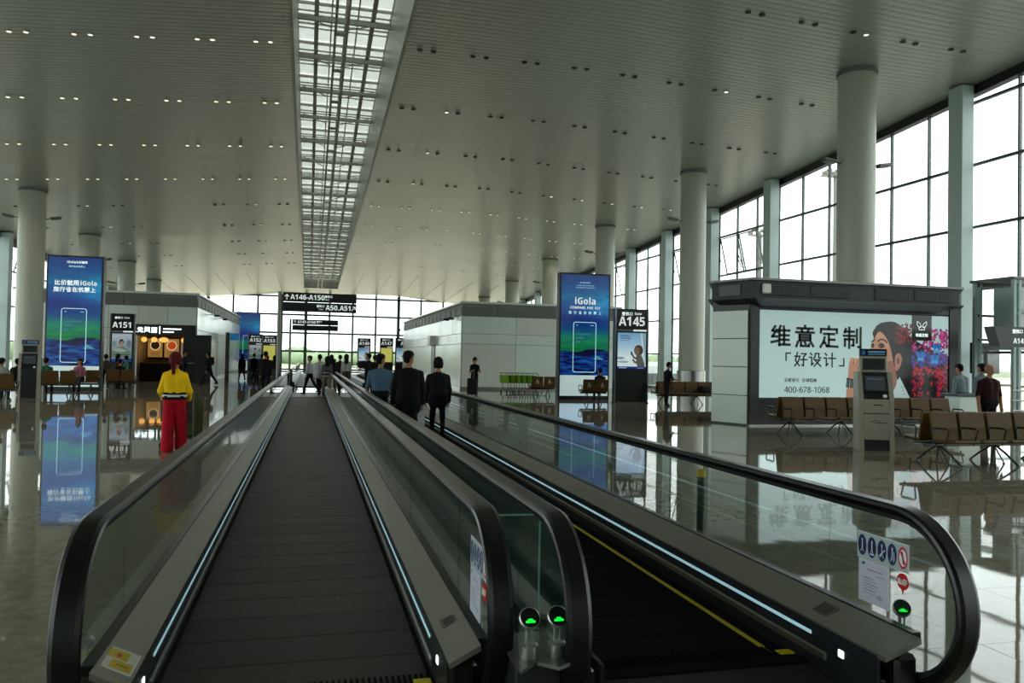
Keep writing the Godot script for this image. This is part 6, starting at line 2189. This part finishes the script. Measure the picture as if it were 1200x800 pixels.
# regions: 0 skin, 1 top, 2 trousers, 3 shoes, 4 belt or trim, 5 hair
func person(o: Dictionary) -> Node3D:
	var h: float = o.get("h", 1.7)
	var s := h / 1.7
	var cell: float = o.get("cell", 0.024)
	var root := thing("person", o.label, "person", Vector3(o.x, o.get("y", 0.0), -o.d), deg_to_rad(o.get("turn", 0.0)))
	var sit: bool = o.get("sit", false)
	var fem: bool = o.get("fem", false)
	var long_sleeve: bool = o.get("sleeve", true)
	var wide: float = o.get("wide", 0.0)
	var lean: float = o.get("lean", 0.0)
	var girth: float = o.get("girth", 1.0)
	var legs: Array = o.get("legs", [[0.06, 0.05], [-0.06, 0.05]])
	var arms: Array = o.get("arms", [[0.05, 0.15, 0.13], [0.0, 0.15, 0.13]])
	if sit:
		legs = o.get("legs", [[1.45, 1.40], [1.45, 1.45]])
	var hip_y := 0.90
	var feet := []
	var low := 9.0
	var joints := []
	for k in 2:
		var sd := -1.0 if k == 0 else 1.0
		var p: float = legs[k][0]
		var q: float = p - legs[k][1]
		var hip := Vector3(0.088 * sd, 0, 0)
		var knee := hip + Vector3(0.012 * sd, -cos(p) * 0.41, -sin(p) * 0.41)
		var ank := knee + Vector3(0, -cos(q) * 0.41, -sin(q) * 0.41)
		joints.append([hip, knee, ank])
		low = minf(low, ank.y)
	hip_y = (-low + 0.075) if not sit else 0.53 / s
	var bones := []
	var up := Vector3(0, hip_y, 0)
	for k in 2:
		var j: Array = joints[k]
		var hip: Vector3 = j[0] + up
		var knee: Vector3 = j[1] + up
		var ank: Vector3 = j[2] + up
		var short_: bool = o.get("shorts", false)
		bones.append([hip, 0.088 + wide * 0.01, knee, 0.062 + wide * 0.05, 2])
		bones.append([knee, 0.060 + wide * 0.05, ank, (0.046 if not short_ else 0.038) + wide * 0.085, 2 if not short_ else 0])
		var toe := ank + Vector3(0, -0.035, -0.15)
		bones.append([ank + Vector3(0, -0.03, 0.03), 0.042, toe + Vector3(0, -0.005, 0), 0.034, 3])
	var spine := Vector3(0, cos(lean), -sin(lean))
	var at := func(x: float, y: float, z: float) -> Vector3: return up + spine * y + Vector3(x, 0, z)
	var waist := 0.095 if fem else 0.108
	var chest := 0.100 if fem else 0.112
	bones.append([at.call(-0.065, 0.02, 0), 0.112 * girth, at.call(0.065, 0.02, 0), 0.112 * girth, 2])
	for sd in [-1, 1]:
		bones.append([at.call(0.055 * sd, 0.12, 0), waist * girth, at.call(0.085 * sd, 0.40, 0.0), chest * girth, 1])
	if o.has("coat"):
		for sd in [-1, 1]:
			bones.append([at.call(0.07 * sd, 0.12, 0), 0.125 * girth, at.call(0.075 * sd, -float(o.coat), 0), 0.125 * girth, 1])
	if o.has("trim"):
		bones.append([at.call(-0.07, 0.075, 0), 0.118 * girth, at.call(0.07, 0.075, 0), 0.118 * girth, 4])
	if o.has("skirt"):
		for a in 6:
			var d := Vector3(cos(TAU * a / 6), 0, sin(TAU * a / 6))
			bones.append([at.call(0, 0.02, 0) + d * 0.06, 0.075, at.call(0, -float(o.skirt), 0) + d * 0.14, 0.07, 2])
	var shw: float = o.get("shw", 0.145 if fem else 0.165)
	for sd in [-1, 1]:
		bones.append([at.call(0.035 * sd, 0.497, 0), 0.066, at.call(shw * sd, 0.452, 0), 0.062, 1])
	bones.append([at.call(0, 0.46, 0.0), 0.075, at.call(0, 0.53, -0.005), 0.058, 1])
	bones.append([at.call(0, 0.50, -0.005), 0.052, at.call(0, 0.62, -0.015), 0.052, 0])
	var hands := []
	for k in 2:
		var sd := -1.0 if k == 0 else 1.0
		var p: float = arms[k][0]
		var q: float = p + arms[k][1]
		var out: float = arms[k][2]
		var sh: Vector3 = at.call((shw + 0.02) * sd, 0.448, 0)
		var d1 := Vector3(sd * sin(out), -cos(p) * cos(out), -sin(p) * cos(out))
		var el := sh + d1 * 0.285
		var ins: float = arms[k][3] if arms[k].size() > 3 else 0.0
		var d2 := Vector3(-sd * sin(ins), -cos(q) * cos(ins), -sin(q) * cos(ins)).normalized()
		var wr := el + d2 * 0.245
		bones.append([sh, 0.060, el, 0.045 if not o.get("loose", false) else 0.06, 1])
		bones.append([el, 0.042 if not o.get("loose", false) or not long_sleeve else 0.058, wr, 0.033 if not o.get("loose", false) or not long_sleeve else 0.05, 1 if long_sleeve else 0])
		hands.append([wr, d2, sd])
		if cell > 0.016:
			bones.append([wr, 0.03, wr + d2 * 0.09, 0.034, 0])
			bones.append([wr + d2 * 0.09, 0.03, wr + d2 * 0.16 + Vector3(0, -0.01, 0), 0.02, 0])
	# head
	var hc: Vector3 = at.call(0, 0.735, -0.02) + Vector3(0, 0, -0.02 * float(o.get("nod", 0.0)))
	var look := Basis(Vector3.UP, deg_to_rad(o.get("look", 0.0))) * Basis(Vector3(1, 0, 0), -float(o.get("nod", 0.0)))
	var hd := func(x: float, y: float, z: float) -> Vector3: return hc + look * Vector3(x, y, z)
	var head := [
		[hd.call(0, 0.03, 0.018), 0.090, hd.call(0, 0.022, -0.012), 0.086, 0],
		[hd.call(0, -0.02, 0.0), 0.078, hd.call(0, -0.045, -0.03), 0.062, 0],
		[hd.call(-0.018, -0.078, -0.048), 0.034, hd.call(0.018, -0.078, -0.048), 0.034, 0],
		[hd.call(0, 0.005, -0.092), 0.010, hd.call(0, -0.028, -0.108), 0.014, 0],
		[hd.call(0, -0.058, -0.092), 0.012, hd.call(0, -0.06, -0.09), 0.012, 0],
		[hd.call(-0.086, 0.0, 0.012), 0.016, hd.call(-0.088, -0.03, 0.008), 0.012, 0],
		[hd.call(0.086, 0.0, 0.012), 0.016, hd.call(0.088, -0.03, 0.008), 0.012, 0],
	]
	var hair := []
	var style: String = o.get("style", "short")
	if style != "bald":
		hair = [
			[hd.call(0, 0.052, 0.024), 0.093, hd.call(0, 0.058, -0.022), 0.082, 5],
			[hd.call(0, 0.01, 0.04), 0.086, hd.call(0, -0.03, 0.045), 0.066, 5],
		]
		if fem or style != "short":
			hair.append([hd.call(-0.05, 0.02, 0.02), 0.062, hd.call(-0.062, -0.05, 0.025), 0.045, 5])
			hair.append([hd.call(0.05, 0.02, 0.02), 0.062, hd.call(0.062, -0.05, 0.025), 0.045, 5])
		if style == "long":
			hair.append([hd.call(-0.03, -0.02, 0.055), 0.075, hd.call(-0.035, -0.26, 0.085), 0.058, 5])
			hair.append([hd.call(0.03, -0.02, 0.055), 0.075, hd.call(0.035, -0.26, 0.085), 0.058, 5])
		elif style == "tail":
			hair.append([hd.call(0, 0.03, 0.09), 0.05, hd.call(0, -0.05, 0.11), 0.046, 5])
			hair.append([hd.call(0, -0.05, 0.11), 0.044, hd.call(0, -0.24, 0.10), 0.03, 5])
		elif style == "full":
			hair.append([hd.call(0, 0.07, 0.03), 0.10, hd.call(0, 0.02, 0.05), 0.098, 5])
	var scale := func(bs: Array) -> Array:
		for b in bs:
			b[0] *= s
			b[1] *= s
			b[2] *= s
			b[3] *= s
		return bs
	var acc := {}
	blob(scale.call(bones), cell, acc, 0.03)
	blob(scale.call(head), minf(cell, 0.012) if cell > 0.016 else 0.008, acc, 0.02)
	if cell <= 0.016:
		for e in hands:
			var w: Vector3 = e[0]
			var d: Vector3 = e[1]
			var side := Vector3(0, 0, 1) if absf(d.z) < 0.7 else Vector3(1, 0, 0)
			var across := (side - d * side.dot(d)).normalized()
			var nrm := d.cross(across)
			if nrm.x * e[2] > 0:
				nrm = -nrm
			var hb := [[w - d * 0.02, 0.03, w + d * 0.035, 0.028, 0], [w + d * 0.03 + across * 0.022, 0.018, w + d * 0.085 + across * 0.028, 0.014, 0], [w + d * 0.03 - across * 0.022, 0.018, w + d * 0.085 - across * 0.028, 0.014, 0]]
			for f in 4:
				var r0: Vector3 = w + d * 0.085 + across * (-0.030 + 0.02 * f)
				var l: float = [0.062, 0.074, 0.070, 0.052][f]
				var mid := r0 + d * l * 0.55 + nrm * 0.010
				hb.append([r0, 0.0095, mid, 0.009, 0])
				hb.append([mid, 0.009, mid + (d * 0.7 + nrm * 0.7).normalized() * l * 0.5, 0.0075, 0])
			var t0: Vector3 = w + d * 0.03 - across * 0.028
			hb.append([t0, 0.013, t0 + (d * 0.7 - across * 0.6 + nrm * 0.3).normalized() * 0.045, 0.0105, 0])
			hb.append([t0 + (d * 0.7 - across * 0.6 + nrm * 0.3).normalized() * 0.045, 0.0105, t0 + (d * 0.95 - across * 0.5 + nrm * 0.5).normalized() * 0.075, 0.009, 0])
			blob(scale.call(hb), 0.0055, acc, 0.008)
	var skin := cloth(o.get("skin", Color(0.62, 0.44, 0.34)))
	var mats := [skin, cloth(o.get("top", Color(0.05, 0.05, 0.06))), cloth(o.get("legs_col", Color(0.03, 0.03, 0.035))), cloth(o.get("shoe", Color(0.03, 0.03, 0.03))), cloth(o.get("trim", Color(0.02, 0.02, 0.02))), cloth(o.get("hair", Color(0.02, 0.018, 0.016)))]
	put(joined(acc, mats), "body", null, root)
	if hair.size():
		var ha := {}
		blob(scale.call(hair), minf(cell, 0.014), ha, 0.025)
		put(joined(ha, mats), "hair", null, root)
	# eyes and mouth
	var eye := MB.new()
	for sd in [-1, 1]:
		eye.ball(hd.call(0.031 * sd, 0.002, -0.083) * s, Vector3(0.012, 0.007, 0.008), 8)
	obj(eye, "eyes", cloth(Color(0.03, 0.02, 0.02)), root)
	var mo := MB.new()
	mo.ball(hd.call(0, -0.06, -0.098) * s, Vector3(0.021, 0.006, 0.008), 8)
	obj(mo, "mouth", cloth(Color(0.42, 0.18, 0.16)), root)
	return root

func shoulder_bag(label: String, at: Vector3, turn: float, col: Color, size: Vector3, strap := true, cat := "bag") -> Node3D:
	var o := thing("bag", label, cat, at, turn)
	var b := MB.new()
	b.box(Vector3(0, size.y / 2, 0), size, minf(size.x, size.z) * 0.3)
	obj(b, "body", cloth(col), o)
	bx("pocket", Vector3(0, size.y * 0.36, size.z / 2), Vector3(size.x * 0.7, size.y * 0.45, size.z * 0.25), cloth(col.lightened(0.04)), o, 0.02)
	if strap:
		var t := MB.new()
		t.tube([Vector3(-size.x * 0.4, size.y * 0.9, 0), Vector3(-size.x * 0.3, size.y * 1.25, 0), Vector3(size.x * 0.3, size.y * 1.25, 0), Vector3(size.x * 0.4, size.y * 0.9, 0)], 0.012, 6)
		obj(t, "strap", cloth(col.darkened(0.2)), o)
	return o

func suitcase(label: String, at: Vector3, turn: float, col: Color, h := 0.62) -> Node3D:
	var o := thing("suitcase", label, "suitcase", at, turn)
	bx("shell", Vector3(0, 0.06 + h / 2, 0), Vector3(0.42, h, 0.24), cloth(col), o, 0.04)
	for k in 4:
		bx("rib", Vector3(-0.15 + 0.1 * k, 0.06 + h / 2, 0.12), Vector3(0.03, h * 0.85, 0.012), cloth(col.lightened(0.05)), o, 0.004)
	var t := MB.new()
	for s in [-1, 1]:
		t.tube([Vector3(0.1 * s, h, -0.05), Vector3(0.1 * s, h + 0.36, -0.05)], 0.009, 6)
	t.tube([Vector3(-0.11, h + 0.36, -0.05), Vector3(0.11, h + 0.36, -0.05)], 0.014, 6)
	obj(t, "handle", M.dull_steel, o)
	for q in [Vector3(-0.17, 0.03, 0.08), Vector3(0.17, 0.03, 0.08), Vector3(-0.17, 0.03, -0.08), Vector3(0.17, 0.03, -0.08)]:
		var w := MB.new()
		w.xf = Transform3D(Basis(Vector3(0, 0, 1), PI / 2), q)
		w.lathe(Vector3(0, -0.012, 0), [Vector2(0, 0), Vector2(0.03, 0), Vector2(0.03, 0.024), Vector2(0, 0.024)], 10)
		obj(w, "wheel", M.rubber, o)
	return o

func build_people() -> void:
	var walk_a := [[0.42, 0.12], [-0.30, 0.28]]
	var walk_b := [[-0.25, 0.35], [0.38, 0.1]]
	var push := [[0.75, 0.75, 0.22], [0.75, 0.75, 0.22]]
	# the woman with the cart
	var y := person({label = "person in a yellow top and wide red trousers, hair tied back, pushing a luggage cart", x = -2.2, d = 14.45, h = 1.63, fem = true, cell = 0.014, top = Color(0.93, 0.74, 0.03), legs_col = Color(0.69, 0.03, 0.13), trim = Color(0.02, 0.02, 0.025), hair = Color(0.33, 0.035, 0.03), skin = Color(0.66, 0.46, 0.36), shoe = Color(0.08, 0.06, 0.06), style = "tail", wide = 0.75, loose = true, girth = 1.08, shw = 0.135, arms = [[0.12, 0.8, 0.27, 0.1], [0.12, 0.8, 0.27, 0.1]], legs = [[0.02, 0.05], [0.24, 0.1]], look = -12.0})
	var hb := MB.new()
	hb.lathe(Vector3(0, 0.935, 0), [Vector2(0.198, 0.0), Vector2(0.198, 0.035)], 24)
	for k in hb.v.size():
		hb.v[k].z *= 0.69
	obj(hb, "white_belt_stripe", cloth(Color(0.8, 0.8, 0.78)), y)
	# the three on the black walkway
	person({label = "person in a dark jacket, tallest of three on the black walkway, face turned aside", x = 1.84, d = 15.2, h = 1.79, cell = 0.014, top = Color(0.014, 0.014, 0.018), legs_col = Color(0.035, 0.035, 0.04), coat = 0.16, girth = 1.25, shw = 0.20, look = -48.0, legs = walk_a, arms = [[0.1, 0.2, 0.14], [-0.1, 0.25, 0.14]], loose = true})
	person({label = "person in a light blue shirt on the black walkway, beside the dark jacket", x = 1.50, d = 17.4, h = 1.72, cell = 0.014, top = Color(0.26, 0.36, 0.44), legs_col = Color(0.04, 0.045, 0.06), sleeve = false, girth = 1.2, shw = 0.19, look = -50.0, legs = walk_b, arms = [[0.15, 0.5, 0.2], [0.0, 0.2, 0.14]]})
	person({label = "person in navy with cropped black hair and a slung bag, last on the black walkway", x = 2.62, d = 16.5, h = 1.62, cell = 0.014, fem = false, top = Color(0.02, 0.022, 0.04), legs_col = Color(0.012, 0.012, 0.016), coat = 0.08, style = "full", trim = Color(0.02, 0.022, 0.04), loose = true, legs = [[0.22, 0.06], [-0.10, 0.12]], arms = [[0.0, 0.3, 0.2], [0.0, 0.15, 0.14]], look = -15.0, girth = 1.2, shw = 0.185})
	shoulder_bag("black slung bag at the hip of the person in navy", Vector3(2.36, 0.72, -16.72), 0.25, Color(0.015, 0.015, 0.02), Vector3(0.36, 0.34, 0.2))
	shoulder_bag("white carrier bag carried between the dark jacket and the person in navy", Vector3(2.20, 0.22, -16.45), 0.3, Color(0.72, 0.72, 0.74), Vector3(0.3, 0.36, 0.1))
	# standing about the hall
	person({label = "person in black typing on a phone behind a dark suitcase, before the white block", x = 7.3, d = 35.5, h = 1.67, turn = 180.0, fem = true, top = Color(0.025, 0.025, 0.03), legs_col = Color(0.03, 0.03, 0.035), sleeve = false, nod = 0.35, arms = [[0.35, 1.5, 0.2, 0.3], [0.35, 1.5, 0.2, 0.3]], style = "tail"})
	shoulder_bag("black bag left on the brown seats behind the uniformed person", Vector3(15.35, 0.455, -28.92), 0.1, Color(0.02, 0.02, 0.022), Vector3(0.5, 0.3, 0.3), false)
	suitcase("dark grey suitcase in front of the person in black by the white block", Vector3(7.1, 0, -35.05), 0.2, Color(0.10, 0.11, 0.12), 0.72)
	person({label = "person in a dark uniform looking at a phone, behind them brown seats", x = 13.15, d = 27.75, h = 1.62, turn = -82.0, top = Color(0.03, 0.03, 0.04), legs_col = Color(0.028, 0.022, 0.024), sleeve = false, nod = 0.5, lean = 0.08, arms = [[0.35, 1.15, 0.12, 0.1], [0.35, 1.15, 0.12, 0.1]]})
	person({label = "person in a dark coat walking away just outside the balustrade, beneath the sign posts", x = -1.86, d = 36.2, h = 1.80, top = Color(0.02, 0.018, 0.018), legs_col = Color(0.05, 0.06, 0.09), coat = 0.05, girth = 1.15, legs = walk_a, loose = true})
	person({label = "slim person with a pale scarf beside the sign post, farther off", x = -1.75, d = 43.0, h = 1.62, fem = true, top = Color(0.10, 0.08, 0.07), legs_col = Color(0.30, 0.30, 0.30), legs = walk_b, style = "long", cell = 0.03})
	person({label = "person with a black backpack striding past the shop block", x = -5.15, d = 44.6, h = 1.76, turn = 60.0, top = Color(0.10, 0.11, 0.13), legs_col = Color(0.02, 0.022, 0.03), legs = [[0.5, 0.1], [-0.42, 0.3]], arms = [[-0.3, 0.4, 0.12], [0.3, 0.4, 0.12]], nod = 0.2, lean = 0.06})
	shoulder_bag("black backpack on the striding person by the shop block", Vector3(-5.02, 1.05, -44.50), 1.05, Color(0.012, 0.012, 0.016), Vector3(0.32, 0.44, 0.18), false, "backpack")
	var dk := Color(0.022, 0.02, 0.022)
	for e in [["dark figure with a bag by the pole sign of the shop block", -4.1, 52.5, 1.68, 20.0, true], ["dark figure standing with others beyond the pole sign, in long coat", -3.55, 55.0, 1.72, -30.0, false], ["figure in black leaning over a bag near the blue end totem", -3.15, 56.5, 1.66, 40.0, false], ["shorter dark figure behind the group near the blue end totem", -2.95, 60.0, 1.60, 0.0, true]]:
		person({label = e[0], x = e[1], d = e[2], h = e[3], turn = e[4], fem = e[5], top = dk, legs_col = Color(0.035, 0.035, 0.045), coat = 0.1, cell = 0.032, style = "long" if e[5] else "short", legs = walk_a, girth = 1.1})
	# at the end of the ribbed walkway
	person({label = "person in a white shirt and black trousers stepping sideways past the walkway end", x = 0.02, d = 35.2, h = 1.63, turn = 55.0, top = Color(0.70, 0.70, 0.70), legs_col = Color(0.02, 0.02, 0.025), legs = [[0.32, 0.08], [-0.42, 0.25]], cell = 0.026, look = 30.0})
	person({label = "broader person in a loose white shirt walking behind the stepping one", x = 0.42, d = 34.5, h = 1.70, turn = 20.0, top = Color(0.66, 0.67, 0.67), legs_col = Color(0.02, 0.02, 0.026), girth = 1.2, coat = 0.04, legs = walk_b, cell = 0.026})
	var st := person({label = "person in grey with a striped jumper round the hips and beige trousers", x = 0.72, d = 34.2, h = 1.64, turn = 8.0, fem = true, top = Color(0.30, 0.30, 0.29), legs_col = Color(0.46, 0.41, 0.33), style = "long", legs = walk_a, wide = 0.25, cell = 0.026})
	for k in 4:
		var sb := MB.new()
		sb.lathe(Vector3(0, 0.80 + 0.07 * k, 0), [Vector2(0.205 - 0.008 * k, 0.0), Vector2(0.203 - 0.008 * k, 0.035)], 20)
		for j in sb.v.size():
			sb.v[j].z *= 0.75
		obj(sb, "striped_jumper", cloth(Color(0.62, 0.62, 0.6) if k % 2 == 0 else Color(0.12, 0.12, 0.13)), st)
	person({label = "person with long brown hair in a white top near the black walkway's far end", x = 1.62, d = 36.8, h = 1.70, fem = true, top = Color(0.62, 0.61, 0.60), legs_col = Color(0.20, 0.18, 0.17), style = "long", hair = Color(0.06, 0.035, 0.025), skirt = 0.35, cell = 0.026})
	person({label = "dark haired person behind the striped jumper, mostly hidden", x = 0.98, d = 37.5, h = 1.66, fem = true, top = Color(0.05, 0.05, 0.05), style = "long", cell = 0.032})
	person({label = "small dark child between the walkers at the walkway end", x = 1.28, d = 43.0, h = 1.45, top = dk, cell = 0.032})
	person({label = "person in brown beside the long haired one in white", x = 1.42, d = 39.0, h = 1.66, top = Color(0.10, 0.055, 0.04), legs_col = dk, cell = 0.032})
	person({label = "tall dark person with an arm raised near the far end of the black walkway", x = 2.42, d = 33.8, h = 1.74, turn = 30.0, top = dk, girth = 1.1, arms = [[0.9, 1.2, 0.3], [0.1, 0.3, 0.2]], cell = 0.028})
	person({label = "second dark person close behind the one with the raised arm", x = 2.62, d = 33.2, h = 1.68, top = dk, girth = 1.1, cell = 0.028})
	person({label = "dark haired youth in black with a striped bag, ahead of the blue shirt", x = 2.32, d = 27.0, h = 1.55, top = Color(0.02, 0.02, 0.024), legs_col = Color(0.16, 0.14, 0.13), style = "full", cell = 0.024})
	shoulder_bag("striped pale bag held by the youth in black", Vector3(2.15, 0.62, -26.7), 0.3, Color(0.35, 0.33, 0.30), Vector3(0.3, 0.4, 0.14))
	# seated
	person({label = "seated person in white with bowed head, seen from behind, before the dark check-in machine", x = -9.75, d = 29.25, h = 1.70, sit = true, top = Color(0.52, 0.53, 0.53), nod = 0.5, girth = 1.15, cell = 0.026, arms = [[0.3, 0.6, 0.3], [0.3, 0.6, 0.3]], legs_col = Color(0.12, 0.12, 0.13)})
	person({label = "seated person in green, seen from behind, before the Chinese iGola totem", x = -9.9, d = 34.3, h = 1.70, sit = true, top = Color(0.12, 0.34, 0.24), cell = 0.03})
	person({label = "seated person in pink facing the walkway with crossed arms", x = -8.98, d = 35.35, h = 1.66, turn = 180.0, sit = true, fem = true, top = Color(0.56, 0.33, 0.38), legs_col = Color(0.03, 0.03, 0.035), style = "long", cell = 0.024, arms = [[0.3, 1.2, 0.2, 0.5], [0.3, 1.3, 0.2, 0.5]]})
	person({label = "seated person in dark purple at the very edge of the shop side seats", x = -10.65, d = 31.6, h = 1.72, sit = true, turn = 20.0, top = Color(0.06, 0.025, 0.045), cell = 0.03})
	person({label = "seated person with dark hair between the white and the purple sitters", x = -10.35, d = 32.6, h = 1.62, sit = true, top = Color(0.05, 0.045, 0.05), cell = 0.03})
	person({label = "seated person in a dark top on the wheelchair marked seats, only the head showing", x = 11.76, d = 31.2, h = 1.66, sit = true, top = Color(0.10, 0.09, 0.09), cell = 0.03})
	person({label = "seated person hunched low before the A151 totem", x = -7.95, d = 37.5, h = 1.60, sit = true, top = Color(0.05, 0.05, 0.045), nod = 0.4, cell = 0.03})
	# by the shop
	person({label = "person in mint green standing by the foot of the A151 totem", x = -8.05, d = 39.2, h = 1.45, turn = 90.0, fem = true, top = Color(0.28, 0.50, 0.44), legs_col = Color(0.5, 0.5, 0.48), cell = 0.03, arms = [[0.5, 0.9, 0.2], [0.5, 0.9, 0.2]]})
	person({label = "person in a maroon top next to the one in mint green", x = -8.45, d = 39.4, h = 1.52, turn = -60.0, fem = true, top = Color(0.20, 0.05, 0.06), legs_col = Color(0.10, 0.09, 0.09), cell = 0.03, style = "long"})
	person({label = "person in beige carrying a child's coat beside the maroon top", x = -8.85, d = 39.0, h = 1.50, turn = 30.0, fem = true, top = Color(0.30, 0.25, 0.2), cell = 0.03})
	person({label = "person in a dark blue patterned shirt standing at the shop entrance", x = -6.65, d = 46.6, h = 1.74, turn = -70.0, top = Color(0.06, 0.08, 0.15), legs_col = Color(0.02, 0.02, 0.025), sleeve = false, arms = [[0.3, 1.3, 0.2], [0.3, 1.3, 0.2]], cell = 0.028})
	# at the gate counter
	person({label = "bald person in a dark red polo shirt standing behind the nearest brown seats", x = 14.75, d = 14.6, h = 1.71, turn = 180.0, style = "bald", top = Color(0.16, 0.015, 0.03), legs_col = Color(0.02, 0.02, 0.026), sleeve = false, girth = 1.35, shw = 0.21, arms = [[0.0, 0.15, 0.25], [0.0, 0.15, 0.25]], cell = 0.02})
	person({label = "person in a pale shirt bending at the boarding counter, seen from behind", x = 17.45, d = 18.15, h = 1.72, turn = 10.0, girth = 1.2, shw = 0.2, top = Color(0.45, 0.50, 0.53), legs_col = Color(0.03, 0.03, 0.035), nod = 0.4, lean = 0.1, cell = 0.022})
	person({label = "second person in a pale shirt, half hidden behind the dark red polo shirt", x = 18.25, d = 18.3, h = 1.74, top = Color(0.42, 0.47, 0.50), cell = 0.026})

func _ready() -> void:
	rng.seed = 11
	camera_and_light()
	materials()
	build_floor()
	build_ceiling()
	build_walls()
	build_columns()
	build_outside()
	build_blocks()
	build_totems()
	build_billboard()
	build_walkways()
	build_signs()
	build_seats()
	build_machines()
	build_gate_corner()
	build_people()
	build_downlights()
